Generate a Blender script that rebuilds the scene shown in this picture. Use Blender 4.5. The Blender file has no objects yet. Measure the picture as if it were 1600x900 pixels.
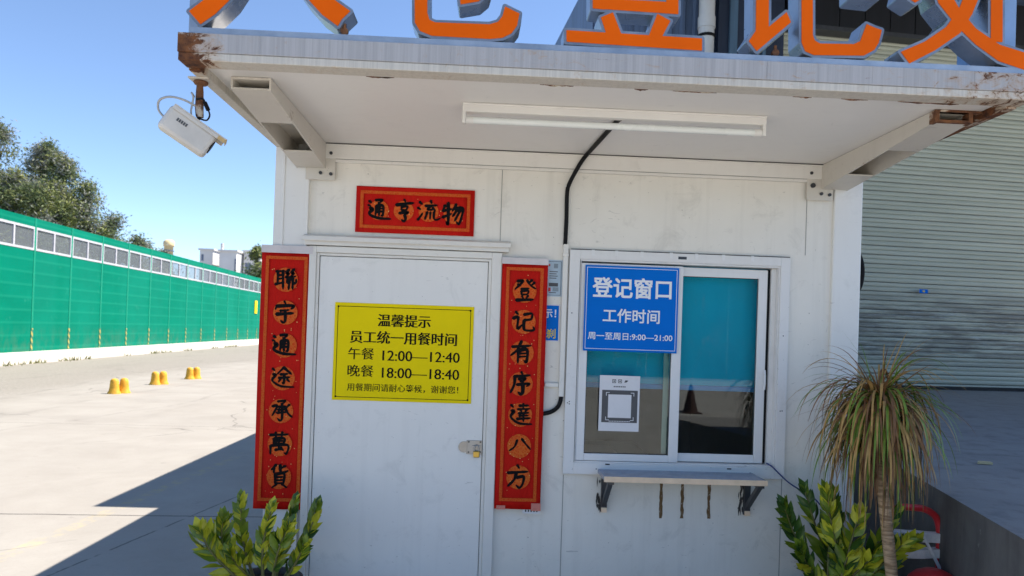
import bpy, math, random
import numpy as np
from mathutils import Vector, Matrix
rnd = random.Random(7)
R = math.radians
S = bpy.context.scene
COL = S.collection

# ------------------------------------------------------------------ camera, sky, sun, exposure
def setup_camera():
    yaw, pit, rol, f, ppy = .0390, .0079, .0338, 1109.3, 507.9
    cy, sy = math.cos(yaw), math.sin(yaw)
    fwd = Vector((sy*math.cos(pit), cy*math.cos(pit), math.sin(pit)))
    r0 = Vector((cy, -sy, 0)); u0 = r0.cross(fwd)
    r = r0*math.cos(rol) + u0*math.sin(rol)
    u = -r0*math.sin(rol) + u0*math.cos(rol)
    cam = bpy.data.cameras.new('camera'); o = bpy.data.objects.new('camera', cam); COL.objects.link(o)
    m = Matrix((r, u, -fwd)).transposed().to_4x4(); m.translation = Vector((1.0695, -3.5864, 1.6))
    o.matrix_world = m
    cam.sensor_width = 36; cam.lens = f/1600*36
    cam.shift_y = (ppy-450)/1600
    cam.clip_start = .05; cam.clip_end = 3000
    cam.dof.use_dof = True; cam.dof.focus_distance = 3.5; cam.dof.aperture_fstop = 4.0
    S.camera = o
setup_camera()
SUN_EL, SUN_AZ = R(57.0), R(12.0)          # azimuth from +X towards +Y
sd = Vector((math.cos(SUN_AZ)*math.cos(SUN_EL), math.sin(SUN_AZ)*math.cos(SUN_EL), math.sin(SUN_EL)))
w = bpy.data.worlds.new('World'); S.world = w; w.use_nodes = True
nt = w.node_tree; nt.nodes.clear()
sky = nt.nodes.new('ShaderNodeTexSky'); sky.sky_type = 'NISHITA'; sky.sun_disc = False
sky.sun_elevation = SUN_EL; sky.sun_rotation = math.atan2(sd.x, sd.y)
sky.air_density = .7; sky.dust_density = .1; sky.ozone_density = 2.5
bg = nt.nodes.new('ShaderNodeBackground'); bg.inputs['Strength'].default_value = .100
wo = nt.nodes.new('ShaderNodeOutputWorld')
nt.links.new(sky.outputs[0], bg.inputs[0]); nt.links.new(bg.outputs[0], wo.inputs[0])
sl = bpy.data.lights.new('sun', 'SUN'); sl.energy = 4.1; sl.angle = R(.53); sl.color = (1, .915, .80)
so = bpy.data.objects.new('sun', sl); COL.objects.link(so); so.location = (20, 5, 30)
so.rotation_euler = sd.to_track_quat('Z', 'Y').to_euler()
S.view_settings.view_transform = 'Standard'; S.view_settings.look = 'None'
S.view_settings.exposure = 1.40; S.view_settings.gamma = 1
S.render.resolution_x, S.render.resolution_y = 1024, 576
S.cycles.use_denoising = True
S.cycles.max_bounces = 8; S.cycles.transparent_max_bounces = 12

# ------------------------------------------------------------------ materials
class NT:
    def __init__(s, name):
        s.m = bpy.data.materials.new(name); s.m.use_nodes = True; s.t = s.m.node_tree
        s.b = s.t.nodes['Principled BSDF']; s.out = s.t.nodes['Material Output']
        g = s.n('ShaderNodeNewGeometry'); s.pos = g.outputs['Position']; s.geo = g
    def n(s, t, **k):
        x = s.t.nodes.new(t)
        for a, v in k.items(): setattr(x, a, v)
        return x
    def put(s, sock, v):
        if hasattr(v, 'links'): s.t.links.new(v, sock)
        elif isinstance(v, (tuple, list)): sock.default_value = (*v, 1) if len(v) == 3 and sock.type == 'RGBA' else v
        else: sock.default_value = v
    def scale(s, vec, sc):
        x = s.n('ShaderNodeVectorMath', operation='MULTIPLY'); s.put(x.inputs[0], vec); x.inputs[1].default_value = sc
        return x.outputs[0]
    def noise(s, sc=5, det=4, rough=.6, vec=None, st=(1, 1, 1), dist=0):
        v = s.scale(vec or s.pos, st)
        x = s.n('ShaderNodeTexNoise'); s.put(x.inputs['Vector'], v)
        x.inputs['Scale'].default_value = sc; x.inputs['Detail'].default_value = det; x.inputs['Roughness'].default_value = rough
        x.inputs['Distortion'].default_value = dist
        return x.outputs['Fac']
    def ramp(s, fac, a, b, va=0., vb=1.):
        x = s.n('ShaderNodeMapRange'); s.put(x.inputs[0], fac)
        for i, q in enumerate((a, b, va, vb)): x.inputs[1+i].default_value = q
        return x.outputs[0]
    def math(s, op, a, b=0.):
        x = s.n('ShaderNodeMath', operation=op); s.put(x.inputs[0], a); s.put(x.inputs[1], b); return x.outputs[0]
    def mix(s, fac, a, b):
        x = s.n('ShaderNodeMix', data_type='RGBA'); s.put(x.inputs[0], fac); s.put(x.inputs[6], a); s.put(x.inputs[7], b)
        return x.outputs[2]
    def xyz(s):
        x = s.n('ShaderNodeSeparateXYZ'); s.put(x.inputs[0], s.pos); return x.outputs
    def bump(s, h, strength=.3, dist=.01):
        x = s.n('ShaderNodeBump'); s.put(x.inputs['Height'], h); x.inputs['Strength'].default_value = strength
        x.inputs['Distance'].default_value = dist; s.put(s.b.inputs['Normal'], x.outputs[0])
    def fin(s, col, rough=.5, metal=0., spec=.5):
        s.put(s.b.inputs['Base Color'], col); s.put(s.b.inputs['Roughness'], rough)
        s.put(s.b.inputs['Metallic'], metal); s.b.inputs['Specular IOR Level'].default_value = spec
        return s.m

def plain(name, col, rough=.5, metal=0., var=.12, nsc=9, bump=0., spec=.5):
    n = NT(name)
    f = n.noise(nsc, 5, .65)
    c = n.mix(n.ramp(f, .3, .7), tuple(x*(1-var) for x in col), tuple(min(1, x*(1+var)) for x in col))
    if bump: n.bump(n.noise(nsc*9, 3), bump, .004)
    return n.fin(c, n.ramp(f, .3, .7, max(.03, rough-.08), min(1, rough+.08)), metal, spec)

def painted_panel(name, col, dirt=(.30, .27, .22), amount=1., rust=0., orange_peel=.12):
    """white painted sheet steel with grime clouds, faint runs, scuffs, specks"""
    n = NT(name)
    cloud = n.ramp(n.noise(1.7, 6, .62), .38, .72)
    runs = n.ramp(n.noise(1.0, 5, .6, st=(17, 17, .8)), .52, .80)
    sm = n.ramp(n.noise(6.5, 6, .7, dist=.6), .56, .74)
    speck = n.ramp(n.noise(75, 2, .5), .735, .77)
    scuff = n.ramp(n.noise(11, 3, .5, st=(1.3, 1, 6), dist=1.2), .71, .74)
    c = n.mix(n.math('MULTIPLY', cloud, .10*amount), col, dirt)
    c = n.mix(n.math('MULTIPLY', runs, .13*amount), c, dirt)
    c = n.mix(n.math('MULTIPLY', sm, .20*amount), c, tuple(d*.8 for d in dirt))
    c = n.mix(n.math('MULTIPLY', speck, .45*amount), c, (.10, .09, .08))
    c = n.mix(n.math('MULTIPLY', scuff, .30*amount), c, (.18, .17, .16))
    vs_ = n.n('ShaderNodeTexVoronoi', feature='DISTANCE_TO_EDGE'); ad = n.n('ShaderNodeVectorMath', operation='ADD'); n.put(ad.inputs[0], n.pos)
    nv = n.n('ShaderNodeTexNoise'); n.put(nv.inputs['Vector'], n.pos); nv.inputs['Scale'].default_value = 5.5; n.put(ad.inputs[1], n.scale(nv.outputs['Color'], (.35, .35, .35)))
    n.put(vs_.inputs['Vector'], ad.outputs[0]); vs_.inputs['Scale'].default_value = 3.1
    hair = n.math('MULTIPLY', n.ramp(vs_.outputs['Distance'], .004, .011, 1., 0.), n.ramp(n.noise(5.2, 4, .6), .60, .66))
    c = n.mix(n.math('MULTIPLY', hair, .26 if amount > 1 else .06), c, (.11, .10, .085))
    if rust:
        rm = n.ramp(n.noise(5, 7, .7, st=(1, 1, 2.2)), .66-.1*rust, .72)
        c = n.mix(n.math('MULTIPLY', rm, .8), c, (.16, .06, .022))
    n.bump(n.noise(160, 2), orange_peel, .002)
    return n.fin(c, .42, 0., .4)

def rusty_edge(name, col):
    """grey-white coated steel, rusted through near the roof's front left corner and along lips"""
    n = NT(name)
    px = n.xyz()
    def near(x, y, z, r):
        d = n.n('ShaderNodeVectorMath', operation='DISTANCE'); n.put(d.inputs[0], n.pos); d.inputs[1].default_value = (x, y, z)
        return n.ramp(d.outputs['Value'], r*.25, r, 1., 0.)
    k = near(-.01, -1.13, 2.51, .18)
    k = n.math('MAXIMUM', k, n.math('MULTIPLY', near(2.98, -.85, 2.49, .5), .85))
    nz = n.noise(14, 9, .78, st=(1, .5, 1.6), dist=1.0)
    nz = n.ramp(nz, .3, .7, -.1, 1.1)
    rm = n.ramp(n.math('ADD', k, n.math('SUBTRACT', nz, .5)), .52, .66)
    flecks = n.ramp(n.noise(4, 8, .75, st=(1, 3, 9)), .66, .70)
    streak = n.ramp(n.noise(1, 4, .7, st=(55, 55, 1.2)), .42, .72)
    fine = n.ramp(n.noise(1, 2, .5, st=(240, 240, 2)), .45, .7)
    c = n.mix(n.math('MULTIPLY', streak, .45), col, tuple(x*.55 for x in col))
    c = n.mix(n.math('MULTIPLY', fine, .22), c, tuple(x*.5 for x in col))
    halo = n.ramp(n.math('ADD', k, n.math('SUBTRACT', nz, .5)), .2, .5)
    c = n.mix(n.math('MULTIPLY', halo, .45), c, (.42, .25, .11))
    c = n.mix(n.math('MULTIPLY', flecks, .75), c, (.13, .045, .02))
    rustc = n.mix(n.ramp(n.noise(24, 6, .7), .35, .65), (.035, .012, .008), (.20, .075, .024))
    c = n.mix(rm, c, rustc)
    n.bump(nz, .15, .006)
    return n.fin(c, n.ramp(rm, 0, 1, .45, .85), 0., .4)

def rust_mat(name):
    n = NT(name)
    c = n.mix(n.ramp(n.noise(26, 6, .7), .35, .65), (.05, .018, .010), (.23, .095, .035))
    c = n.mix(n.ramp(n.noise(13, 5, .7), .56, .64), c, (.48, .42, .34))
    n.bump(n.noise(60, 4), .4, .004)
    return n.fin(c, .8)

def glass_mat(name, tint=(.85, .92, .92), ior=1.62, rough=0.):
    n = NT(name)
    fr = n.n('ShaderNodeFresnel'); fr.inputs[0].default_value = ior
    tr = n.n('ShaderNodeBsdfTransparent'); tr.inputs[0].default_value = (*tint, 1)
    gl = n.n('ShaderNodeBsdfGlossy'); gl.inputs['Roughness'].default_value = rough
    mx = n.n('ShaderNodeMixShader')
    n.put(mx.inputs[0], fr.outputs[0]); n.put(mx.inputs[1], tr.outputs[0]); n.put(mx.inputs[2], gl.outputs[0])
    # a film of dust on the glass
    df = n.n('ShaderNodeBsdfDiffuse'); df.inputs[0].default_value = (.5, .5, .48, 1)
    m2 = n.n('ShaderNodeMixShader'); n.put(m2.inputs[0], n.math('ADD', n.ramp(n.noise(5, 6, .7, st=(1, 1, .5)), .5, .75, .003, .03), n.math('MULTIPLY', n.ramp(n.noise(9, 4, .6, st=(1, 1, .35), dist=2.), .60, .68), .04)))
    n.put(m2.inputs[1], mx.outputs[0]); n.put(m2.inputs[2], df.outputs[0])
    n.put(n.out.inputs[0], m2.outputs[0])
    return n.m

def ground_mat():
    n = NT('yard_concrete')
    x, y, z = n.xyz()
    big = n.noise(.16, 6, .6)
    mid = n.noise(1.1, 7, .68, dist=.4)
    strk = n.noise(.55, 5, .6, st=(.25, 1.6, 1))
    fine = n.noise(38, 3, .7)
    c = n.mix(n.ramp(mid, .3, .72), (.275, .256, .231), (.332, .314, .286))
    c = n.mix(n.math('MULTIPLY', n.ramp(strk, .48, .74), .35), c, (.24, .225, .205))
    c = n.mix(n.math('MULTIPLY', n.ramp(fine, .52, .75), .25), c, (.22, .20, .18))
    c = n.mix(n.math('MULTIPLY', n.ramp(n.noise(3.1, 5, .7), .64, .74), .5), c, (.17, .155, .14))
    # older, greyer gravelly strip along the barrier
    edge = n.math('ADD', x, n.math('MULTIPLY', n.math('SUBTRACT', big, .5), 3.5))
    far = n.ramp(edge, -7.6, -8.9)
    grav = n.mix(n.ramp(n.noise(16, 6, .75), .35, .68), (.165, .150, .132), (.315, .292, .260))
    c = n.mix(n.math('MULTIPLY', far, .85), c, grav)
    # paler zone added in front of the booth to bounce light onto its face
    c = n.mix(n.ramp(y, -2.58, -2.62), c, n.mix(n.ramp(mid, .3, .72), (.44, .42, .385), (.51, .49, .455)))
    track = n.math('ABSOLUTE', n.math('SUBTRACT', n.noise(.5, 3, .5, st=(1, .16, 1), dist=.4), .5))
    c = n.mix(n.math('MULTIPLY', n.math('MULTIPLY', n.ramp(track, .006, .022, 1., 0.), n.ramp(n.noise(1.3, 4, .7), .4, .62)), .30), c, (.12, .11, .10))
    c = n.mix(n.math('MULTIPLY', n.ramp(n.noise(1.9, 3, .5, dist=1.), .71, .76), .35), c, (.10, .09, .08))
    crk = n.n('ShaderNodeTexVoronoi', feature='DISTANCE_TO_EDGE'); wv = n.n('ShaderNodeVectorMath', operation='ADD'); n.put(wv.inputs[0], n.pos)
    nv = n.n('ShaderNodeTexNoise'); n.put(nv.inputs['Vector'], n.pos); nv.inputs['Scale'].default_value = 1.4; n.put(wv.inputs[1], n.scale(nv.outputs['Color'], (.7, .7, 0)))
    n.put(crk.inputs['Vector'], wv.outputs[0]); crk.inputs['Scale'].default_value = .21
    c = n.mix(n.math('MULTIPLY', n.math('MULTIPLY', n.ramp(crk.outputs['Distance'], .0012, .0035, 1., 0.), n.ramp(n.noise(.8, 3), .45, .55)), .55), c, (.09, .08, .075))
    # cast joints in the slab
    wob = n.math('MULTIPLY', n.math('SUBTRACT', n.noise(2.2, 5, .7), .5), .05)
    def joint(coord, at, half, k):
        d = n.math('ABSOLUTE', n.math('SUBTRACT', n.math('ADD', coord, wob), at))
        return n.math('MULTIPLY', n.ramp(d, half*.5, half, 1., 0.), k)
    j = joint(n.math('SUBTRACT', y, n.math('MULTIPLY', x, .04)), 2.36, .016, .8)
    dash = n.ramp(n.noise(4.5, 4, .7), .42, .5)
    j = n.math('MAXIMUM', j, n.math('MULTIPLY', joint(n.math('ADD', x, n.math('MULTIPLY', y, -.2)), -1.73, .012, .7), dash))
    j = n.math('MAXIMUM', j, joint(n.math('SUBTRACT', y, n.math('MULTIPLY', x, .04)), -2.6, .012, .8))
    j = n.math('MAXIMUM', j, joint(n.math('SUBTRACT', y, n.math('MULTIPLY', x, .04)), 7.4, .016, .45))
    j = n.math('MAXIMUM', j, joint(n.math('SUBTRACT', y, n.math('MULTIPLY', x, .04)), 12.4, .02, .35))
    c = n.mix(j, c, (.075, .070, .066))
    # a worn yellow line
    yd = n.math('ABSOLUTE', n.math('SUBTRACT', n.math('ADD', x, n.math('MULTIPLY', y, -.065)), -2.12))
    ym = n.math('MULTIPLY', n.ramp(yd, .05, .075, 1., 0.), n.ramp(n.noise(7, 6, .75), .46, .66))
    c = n.mix(n.math('MULTIPLY', ym, .45), c, (.50, .40, .17))
    n.bump(n.noise(60, 5, .7), .25, .006)
    return n.fin(c, .85, 0., .25)

def dock_mat(name, a, b):
    n = NT(name)
    c = n.mix(n.ramp(n.noise(2.2, 7, .7, dist=.5), .3, .7), a, b)
    c = n.mix(n.math('MULTIPLY', n.ramp(n.noise(1, 5, .7, st=(7, 7, .9)), .5, .72), .5), c, tuple(x*.5 for x in a))
    c = n.mix(n.math('MULTIPLY', n.ramp(n.noise(14, 4, .7), .68, .74), .6), c, (.3, .29, .27))
    c = n.mix(n.math('MULTIPLY', n.ramp(n.noise(1.6, 5, .7, st=(.5, 2.2, 1), dist=1.5), .62, .70), .35), c, tuple(x*.45 for x in a))
    n.bump(n.noise(22, 7, .75), .22, .008)
    return n.fin(c, .85, 0., .25)

def shutter_mat():
    n = NT('pale_green_slats')
    x, y, z = n.xyz()
    c = n.mix(n.ramp(n.noise(1.5, 5, .6, st=(.4, .4, 5)), .35, .68), (.45, .455, .36), (.545, .545, .435))
    band = n.math('MULTIPLY', n.ramp(z, 1.15, 1.5), n.ramp(z, 2.1, 2.6, 1., 0.))
    worn = n.math('MULTIPLY', band, n.ramp(n.noise(2.2, 6, .7, st=(.5, .5, 5)), .40, .56))
    c = n.mix(n.math('MULTIPLY', worn, .80), c, (.17, .160, .14))
    c = n.mix(n.math('MULTIPLY', n.math('MULTIPLY', band, n.ramp(n.noise(4, 6, .7, st=(.6, .6, 8)), .57, .62)), .5), c, (.50, .54, .53))
    return n.fin(c, .5, 0., .4)

def corrug_blue(name, col):
    n = NT(name)
    c = n.mix(n.ramp(n.noise(1, 5, .6, st=(9, 9, .5)), .35, .7), tuple(q*.75 for q in col), tuple(q*1.2 for q in col))
    return n.fin(c, .45, 0., .4)

def barrier_green():
    n = NT('barrier_green_sheet')
    x, y, z = n.xyz()
    c = n.mix(n.ramp(n.noise(.5, 6, .65, st=(1, 1, 1.6)), .3, .7), (.000, .158, .098), (.000, .192, .122))
    c = n.mix(n.math('MULTIPLY', n.ramp(n.noise(2.3, 6, .75), .60, .72), .25), c, (.06, .30, .21))
    wv = n.math('SINE', n.math('MULTIPLY', z, 2*math.pi/.41))
    c = n.mix(n.math('MULTIPLY', n.math('MULTIPLY', n.ramp(z, .4, 1.3, 1., 0.), n.ramp(n.noise(3, 6, .7, st=(1, 1, .6)), .42, .7)), .4), c, (.13, .16, .11))
    c = n.mix(n.math('MULTIPLY', n.ramp(n.noise(.45, 2, .5, st=(.01, 1, .01)), .45, .55), .10), c, (.02, .26, .20))
    c = n.mix(n.math('MULTIPLY', n.ramp(wv, .7, 1.), .22), c, (.02, .30, .19))
    n.bump(n.ramp(wv, .0, 1.), .12, .01)
    return n.fin(c, .65, 0., .04)

def leaf_mat(name, a, b, rough=.38, trans=.12, scale=25):
    n = NT(name)
    if scale == 25:
        dry = n.ramp(n.noise(60, 3, .6), .66, .72)
    c = n.mix(n.ramp(n.noise(scale, 4, .6), .35, .65), a, b)
    if scale == 25: c = n.mix(n.math('MULTIPLY', dry, .6), c, (.16, .12, .04))
    oi = n.n('ShaderNodeObjectInfo')
    hv = n.n('ShaderNodeHueSaturation'); n.put(hv.inputs['Color'], c)
    n.put(hv.inputs['Value'], n.ramp(oi.outputs['Random'], 0, 1, .88, 1.12))
    n.fin(hv.outputs[0], rough, 0., .4)
    if trans:
        tl = n.n('ShaderNodeBsdfTranslucent'); n.put(tl.inputs[0], hv.outputs[0])
        mx = n.n('ShaderNodeMixShader'); mx.inputs[0].default_value = trans
        n.put(mx.inputs[1], n.b.outputs[0]); n.put(mx.inputs[2], tl.outputs[0]); n.put(n.out.inputs[0], mx.outputs[0])
    return n.m

def paper_red(name):
    n = NT(name)
    c = n.mix(n.ramp(n.noise(6, 5, .6), .3, .7), (.47, .006, .003), (.56, .011, .005))
    n.bump(n.noise(9, 4, .55, st=(2.5, 1, 1), dist=.8), .7, .012)
    return n.fin(c, .6, 0., .10)

def paper_gold(name, a, b, sc):
    n = NT(name)
    v = n.n('ShaderNodeTexVoronoi', feature='DISTANCE_TO_EDGE'); n.put(v.inputs['Vector'], n.pos); v.inputs['Scale'].default_value = sc
    c = n.mix(n.ramp(v.outputs['Distance'], .05, .25), b, a)
    c = n.mix(n.math('MULTIPLY', n.ramp(n.noise(40, 4), .4, .65), .5), c, (.58, .05, .015))
    return n.fin(c, .6, 0., .1)

M = {}
M['wall'] = painted_panel('booth_wall_paint', (.81, .775, .70), amount=1.25)
M['post'] = painted_panel('booth_post_paint', (.79, .78, .745), amount=.75, orange_peel=.05)
M['door'] = painted_panel('door_paint', (.80, .785, .745), amount=.95, dirt=(.34, .33, .31), orange_peel=.05)
M['frame'] = painted_panel('frame_paint', (.76, .735, .68), amount=.65, orange_peel=.04)
M['ceil'] = painted_panel('canopy_ceiling_paint', (.80, .78, .745), amount=.28, orange_peel=.02)
M['winframe'] = painted_panel('window_frame_paint', (.76, .75, .73), amount=.8, orange_peel=.03)
M['sash'] = painted_panel('sash_paint', (.78, .775, .765), amount=.55, orange_peel=.03)
M['edge'] = rusty_edge('canopy_edge_steel', (.43, .42, .42))
M['lip'] = rusty_edge('canopy_lip_paint', (.60, .56, .49))
M['bracket'] = painted_panel('bracket_paint', (.62, .585, .52), amount=.7, rust=.35, orange_peel=.04)
M['rust'] = rust_mat('rusty_steel')
M['seam'] = plain('seam_dark', (.055, .05, .045), .8)
M['seam_light'] = plain('seam_grey', (.30, .29, .27), .8)
M['galv'] = plain('galvanised_steel', (.42, .44, .47), .38, .75, .2, 7)
M['signsteel'] = plain('sign_letter_steel', (.36, .37, .39), .30, .85, .25, 6)
M['rim'] = plain('sign_letter_rim', (.27, .28, .30), .35, .7, .25, 8)
M['orange'] = plain('sign_letter_orange', (.78, .115, .002), .55, 0., .06, 4, spec=.08)
M['blueframe'] = plain('pale_blue_steel', (.27, .40, .60), .5, .2, .15, 6)
M['black'] = plain('black_rubber', (.010, .010, .011), .6, spec=.15)
M['dark'] = plain('dark_hollow', (.03, .028, .026), .9)
M['white'] = plain('white_plastic', (.74, .72, .68), .4, 0., .04, 6)
M['tube'] = plain('milky_glass_tube', (.78, .80, .77), .25, 0., .03, 5)
M['cctv'] = plain('aged_white_plastic', (.58, .55, .50), .45, 0., .1, 9)
M['cctv_yellow'] = plain('sun_yellowed_plastic', (.52, .36, .15), .5, 0., .2, 9)
M['greycable'] = plain('grey_cable', (.40, .40, .39), .5)
M['bluewire'] = plain('blue_wire', (.012, .03, .16), .4)
M['yellow'] = plain('yellow_board', (.84, .65, .001), .5, 0., .04, 4, spec=.1)
M['signblue'] = plain('blue_board', (.000, .150, .60), .5, 0., .04, 4, spec=.08)
M['print_black'] = plain('printed_black', (.008, .008, .008), .7, spec=.06)
M['print_white'] = plain('printed_white', (.80, .80, .82), .5, 0., .03)
M['print_grey'] = plain('printed_grey', (.075, .075, .080), .5)
M['print_yellow'] = plain('printed_yellow', (.72, .55, .05), .5)
M['paper'] = plain('white_paper', (.72, .71, .72), .6, 0., .03, 20)
M['label_blue'] = plain('pale_label', (.42, .53, .62), .4, 0., .05, 12)
M['red'] = paper_red('red_paper')
M['gold'] = paper_gold('orange_border_print', (.56, .062, .006), (.58, .12, .02), 95)
M['medal'] = paper_gold('orange_disc_print', (.58, .060, .006), (.62, .14, .022), 75)
M['fleck'] = plain('gold_fleck', (.75, .45, .14), .4)
M['ink'] = plain('brush_ink', (.007, .007, .008), .7, spec=.06)
M['tape'] = plain('pale_tape', (.62, .57, .56), .35, 0., .08, 15)
M['glass'] = glass_mat('window_glass', ior=1.5)
M['blind'] = plain('teal_roller_blind', (.002, .58, .82), .7, 0., .13, 1.6, .5)
M['blindbar'] = plain('blue_blind_bar', (.06, .36, .75), .5, 0., .1, 4)
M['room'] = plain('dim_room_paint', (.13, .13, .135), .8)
M['desk'] = plain('desk_laminate', (.22, .28, .33), .4)
M['steel'] = plain('lock_steel', (.34, .33, .32), .38, .85, .2, 20)
M['brass'] = plain('lock_brass', (.55, .36, .08), .35, .8, .2, 30)
M['shelftop'] = plain('shelf_top_laminate', (.19, .22, .29), .18, 0., .25, 6)
M['shelfedge'] = plain('shelf_edge_wood', (.85, .63, .43), .5, 0., .12, 14)
M['charcoal'] = plain('charcoal_steel', (.055, .058, .065), .4, .3, .2, 12)
M['soil'] = plain('potting_soil', (.025, .018, .013), .95, 0., .4, 60, .6)
M['pot'] = plain('dark_plastic_pot', (.035, .028, .026), .5, 0., .3, 15)
M['leaf1'] = leaf_mat('waxy_leaf_green', (.12, .19, .014), (.21, .28, .022), .3)
M['leaf2'] = leaf_mat('waxy_leaf_yellow', (.42, .42, .020), (.60, .56, .040), .3)
M['leaf3'] = leaf_mat('waxy_leaf_dark', (.030, .085, .014), (.070, .140, .022), .28)
M['stem'] = plain('leaf_stem', (.16, .15, .045), .5, 0., .25, 30)
M['strap1'] = leaf_mat('strap_leaf_green', (.110, .205, .018), (.200, .290, .035), .4)
M['strap2'] = leaf_mat('strap_leaf_dry', (.42, .235, .07), (.54, .34, .12), .6)
M['strap3'] = leaf_mat('strap_leaf_brown', (.17, .080, .035), (.26, .135, .055), .6)
def trunk_mat():
    n = NT('ringed_trunk')
    ring = n.ramp(n.noise(1, 3, .6, st=(12, 12, 95)), .40, .62)
    c = n.mix(ring, (.30, .18, .09), (.62, .41, .235))
    n.bump(ring, .5, .006)
    return n.fin(c, .8)
M['trunk'] = trunk_mat()
M['bark'] = plain('grey_bark', (.10, .085, .07), .9, 0., .3, 3)
M['tankred'] = plain('faded_red_enamel', (.62, .030, .036), .35, 0., .15, 10)
M['cloth'] = plain('white_wrapping', (.85, .84, .82), .6, 0., .12, 25)
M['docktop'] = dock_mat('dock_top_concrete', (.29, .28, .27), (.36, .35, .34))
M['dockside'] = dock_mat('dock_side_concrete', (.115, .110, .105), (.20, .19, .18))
M['shutter'] = shutter_mat()
M['blueclad'] = corrug_blue('blue_cladding', (.085, .125, .210))
M['navy'] = corrug_blue('navy_trim', (.022, .033, .062))
M['bluetrim'] = corrug_blue('light_blue_trim', (.085, .155, .24))
M['blackclad'] = corrug_blue('black_cladding', (.010, .011, .015))
M['pipe'] = plain('white_pipe', (.56, .57, .58), .4, 0., .06, 6)
M['green'] = barrier_green()
M['greenpost'] = plain('barrier_green_post', (.004, .235, .142), .5, spec=.15)
M['hoard'] = plain('teal_sheet', (.010, .19, .26), .5, 0., .1, .6, spec=.2)
M['plaster'] = plain('white_plaster', (.62, .59, .53), .9, 0., .12, 2.5, .2)
M['whiteframe'] = plain('white_window_strip', (.46, .46, .49), .5)
def haze_pane():
    n = NT('dusty_clear_sheet')
    tr = n.n('ShaderNodeBsdfTransparent'); tr.inputs[0].default_value = (.72, .75, .78, 1)
    mx = n.n('ShaderNodeMixShader'); mx.inputs[0].default_value = .26
    n.fin(n.mix(n.noise(.8, 5), (.26, .28, .29), (.36, .38, .40)), .3)
    n.put(mx.inputs[1], tr.outputs[0]); n.put(mx.inputs[2], n.b.outputs[0]); n.put(n.out.inputs[0], mx.outputs[0])
    return n.m
M['pane'] = haze_pane()
def hazard():
    n = NT('hazard_stripes')
    x, y, z = n.xyz()
    s = n.math('SINE', n.math('MULTIPLY', n.math('ADD', z, y), 2*math.pi/.22))
    return n.fin(n.mix(n.ramp(s, -.1, .1), (.42, .37, .10), (.06, .16, .09)), .6)
M['hazard'] = hazard()
M['bollard'] = plain('worn_yellow_paint', (.66, .35, .03), .6, 0., .3, 14)
M['cone'] = plain('dark_cone_rubber', (.06, .02, .012), .6)
M['tree1'] = leaf_mat('grey_green_leaves', (.095, .135, .055), (.165, .215, .095), .6, .35, .7)
M['tree2'] = leaf_mat('olive_leaves', (.140, .175, .045), (.225, .245, .075), .6, .2, .7)
M['tree3'] = leaf_mat('dull_leaves', (.17, .185, .155), (.26, .27, .24), .7, .2, .7)
M['weed'] = leaf_mat('weed_leaves', (.10, .13, .03), (.20, .19, .07), .7, .2, 4)
M['farwhite'] = plain('far_white_render', (.62, .61, .60), .8, 0., .08, .3)
M['fardark'] = plain('far_window_band', (.10, .13, .20), .4, 0., .2, .5)
M['cream'] = plain('cream_tank', (.62, .50, .28), .6, 0., .1, .8)
def glue():
    n = NT('brown_glue_residue')
    c = n.mix(n.ramp(n.noise(55, 5, .75, st=(1, 1, .6)), .56, .68), (.15, .082, .030), (.50, .46, .38))
    return n.fin(c, .8)
M['glue'] = glue()

# ------------------------------------------------------------------ mesh helpers (all coordinates in world metres)
ROOT = {}
def empty(name, loc, label, cat, group=None, kind=None):
    o = bpy.data.objects.new(name, None); COL.objects.link(o); o.location = loc; o.empty_display_size = .1
    ROOT[o.name] = Vector(loc); tag(o, label, cat, group, kind)
    return o
def tag(o, label=None, cat=None, group=None, kind=None):
    if label: o['label'] = label
    if cat: o['category'] = cat
    if group: o['group'] = group
    if kind: o['kind'] = kind
    return o

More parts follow.
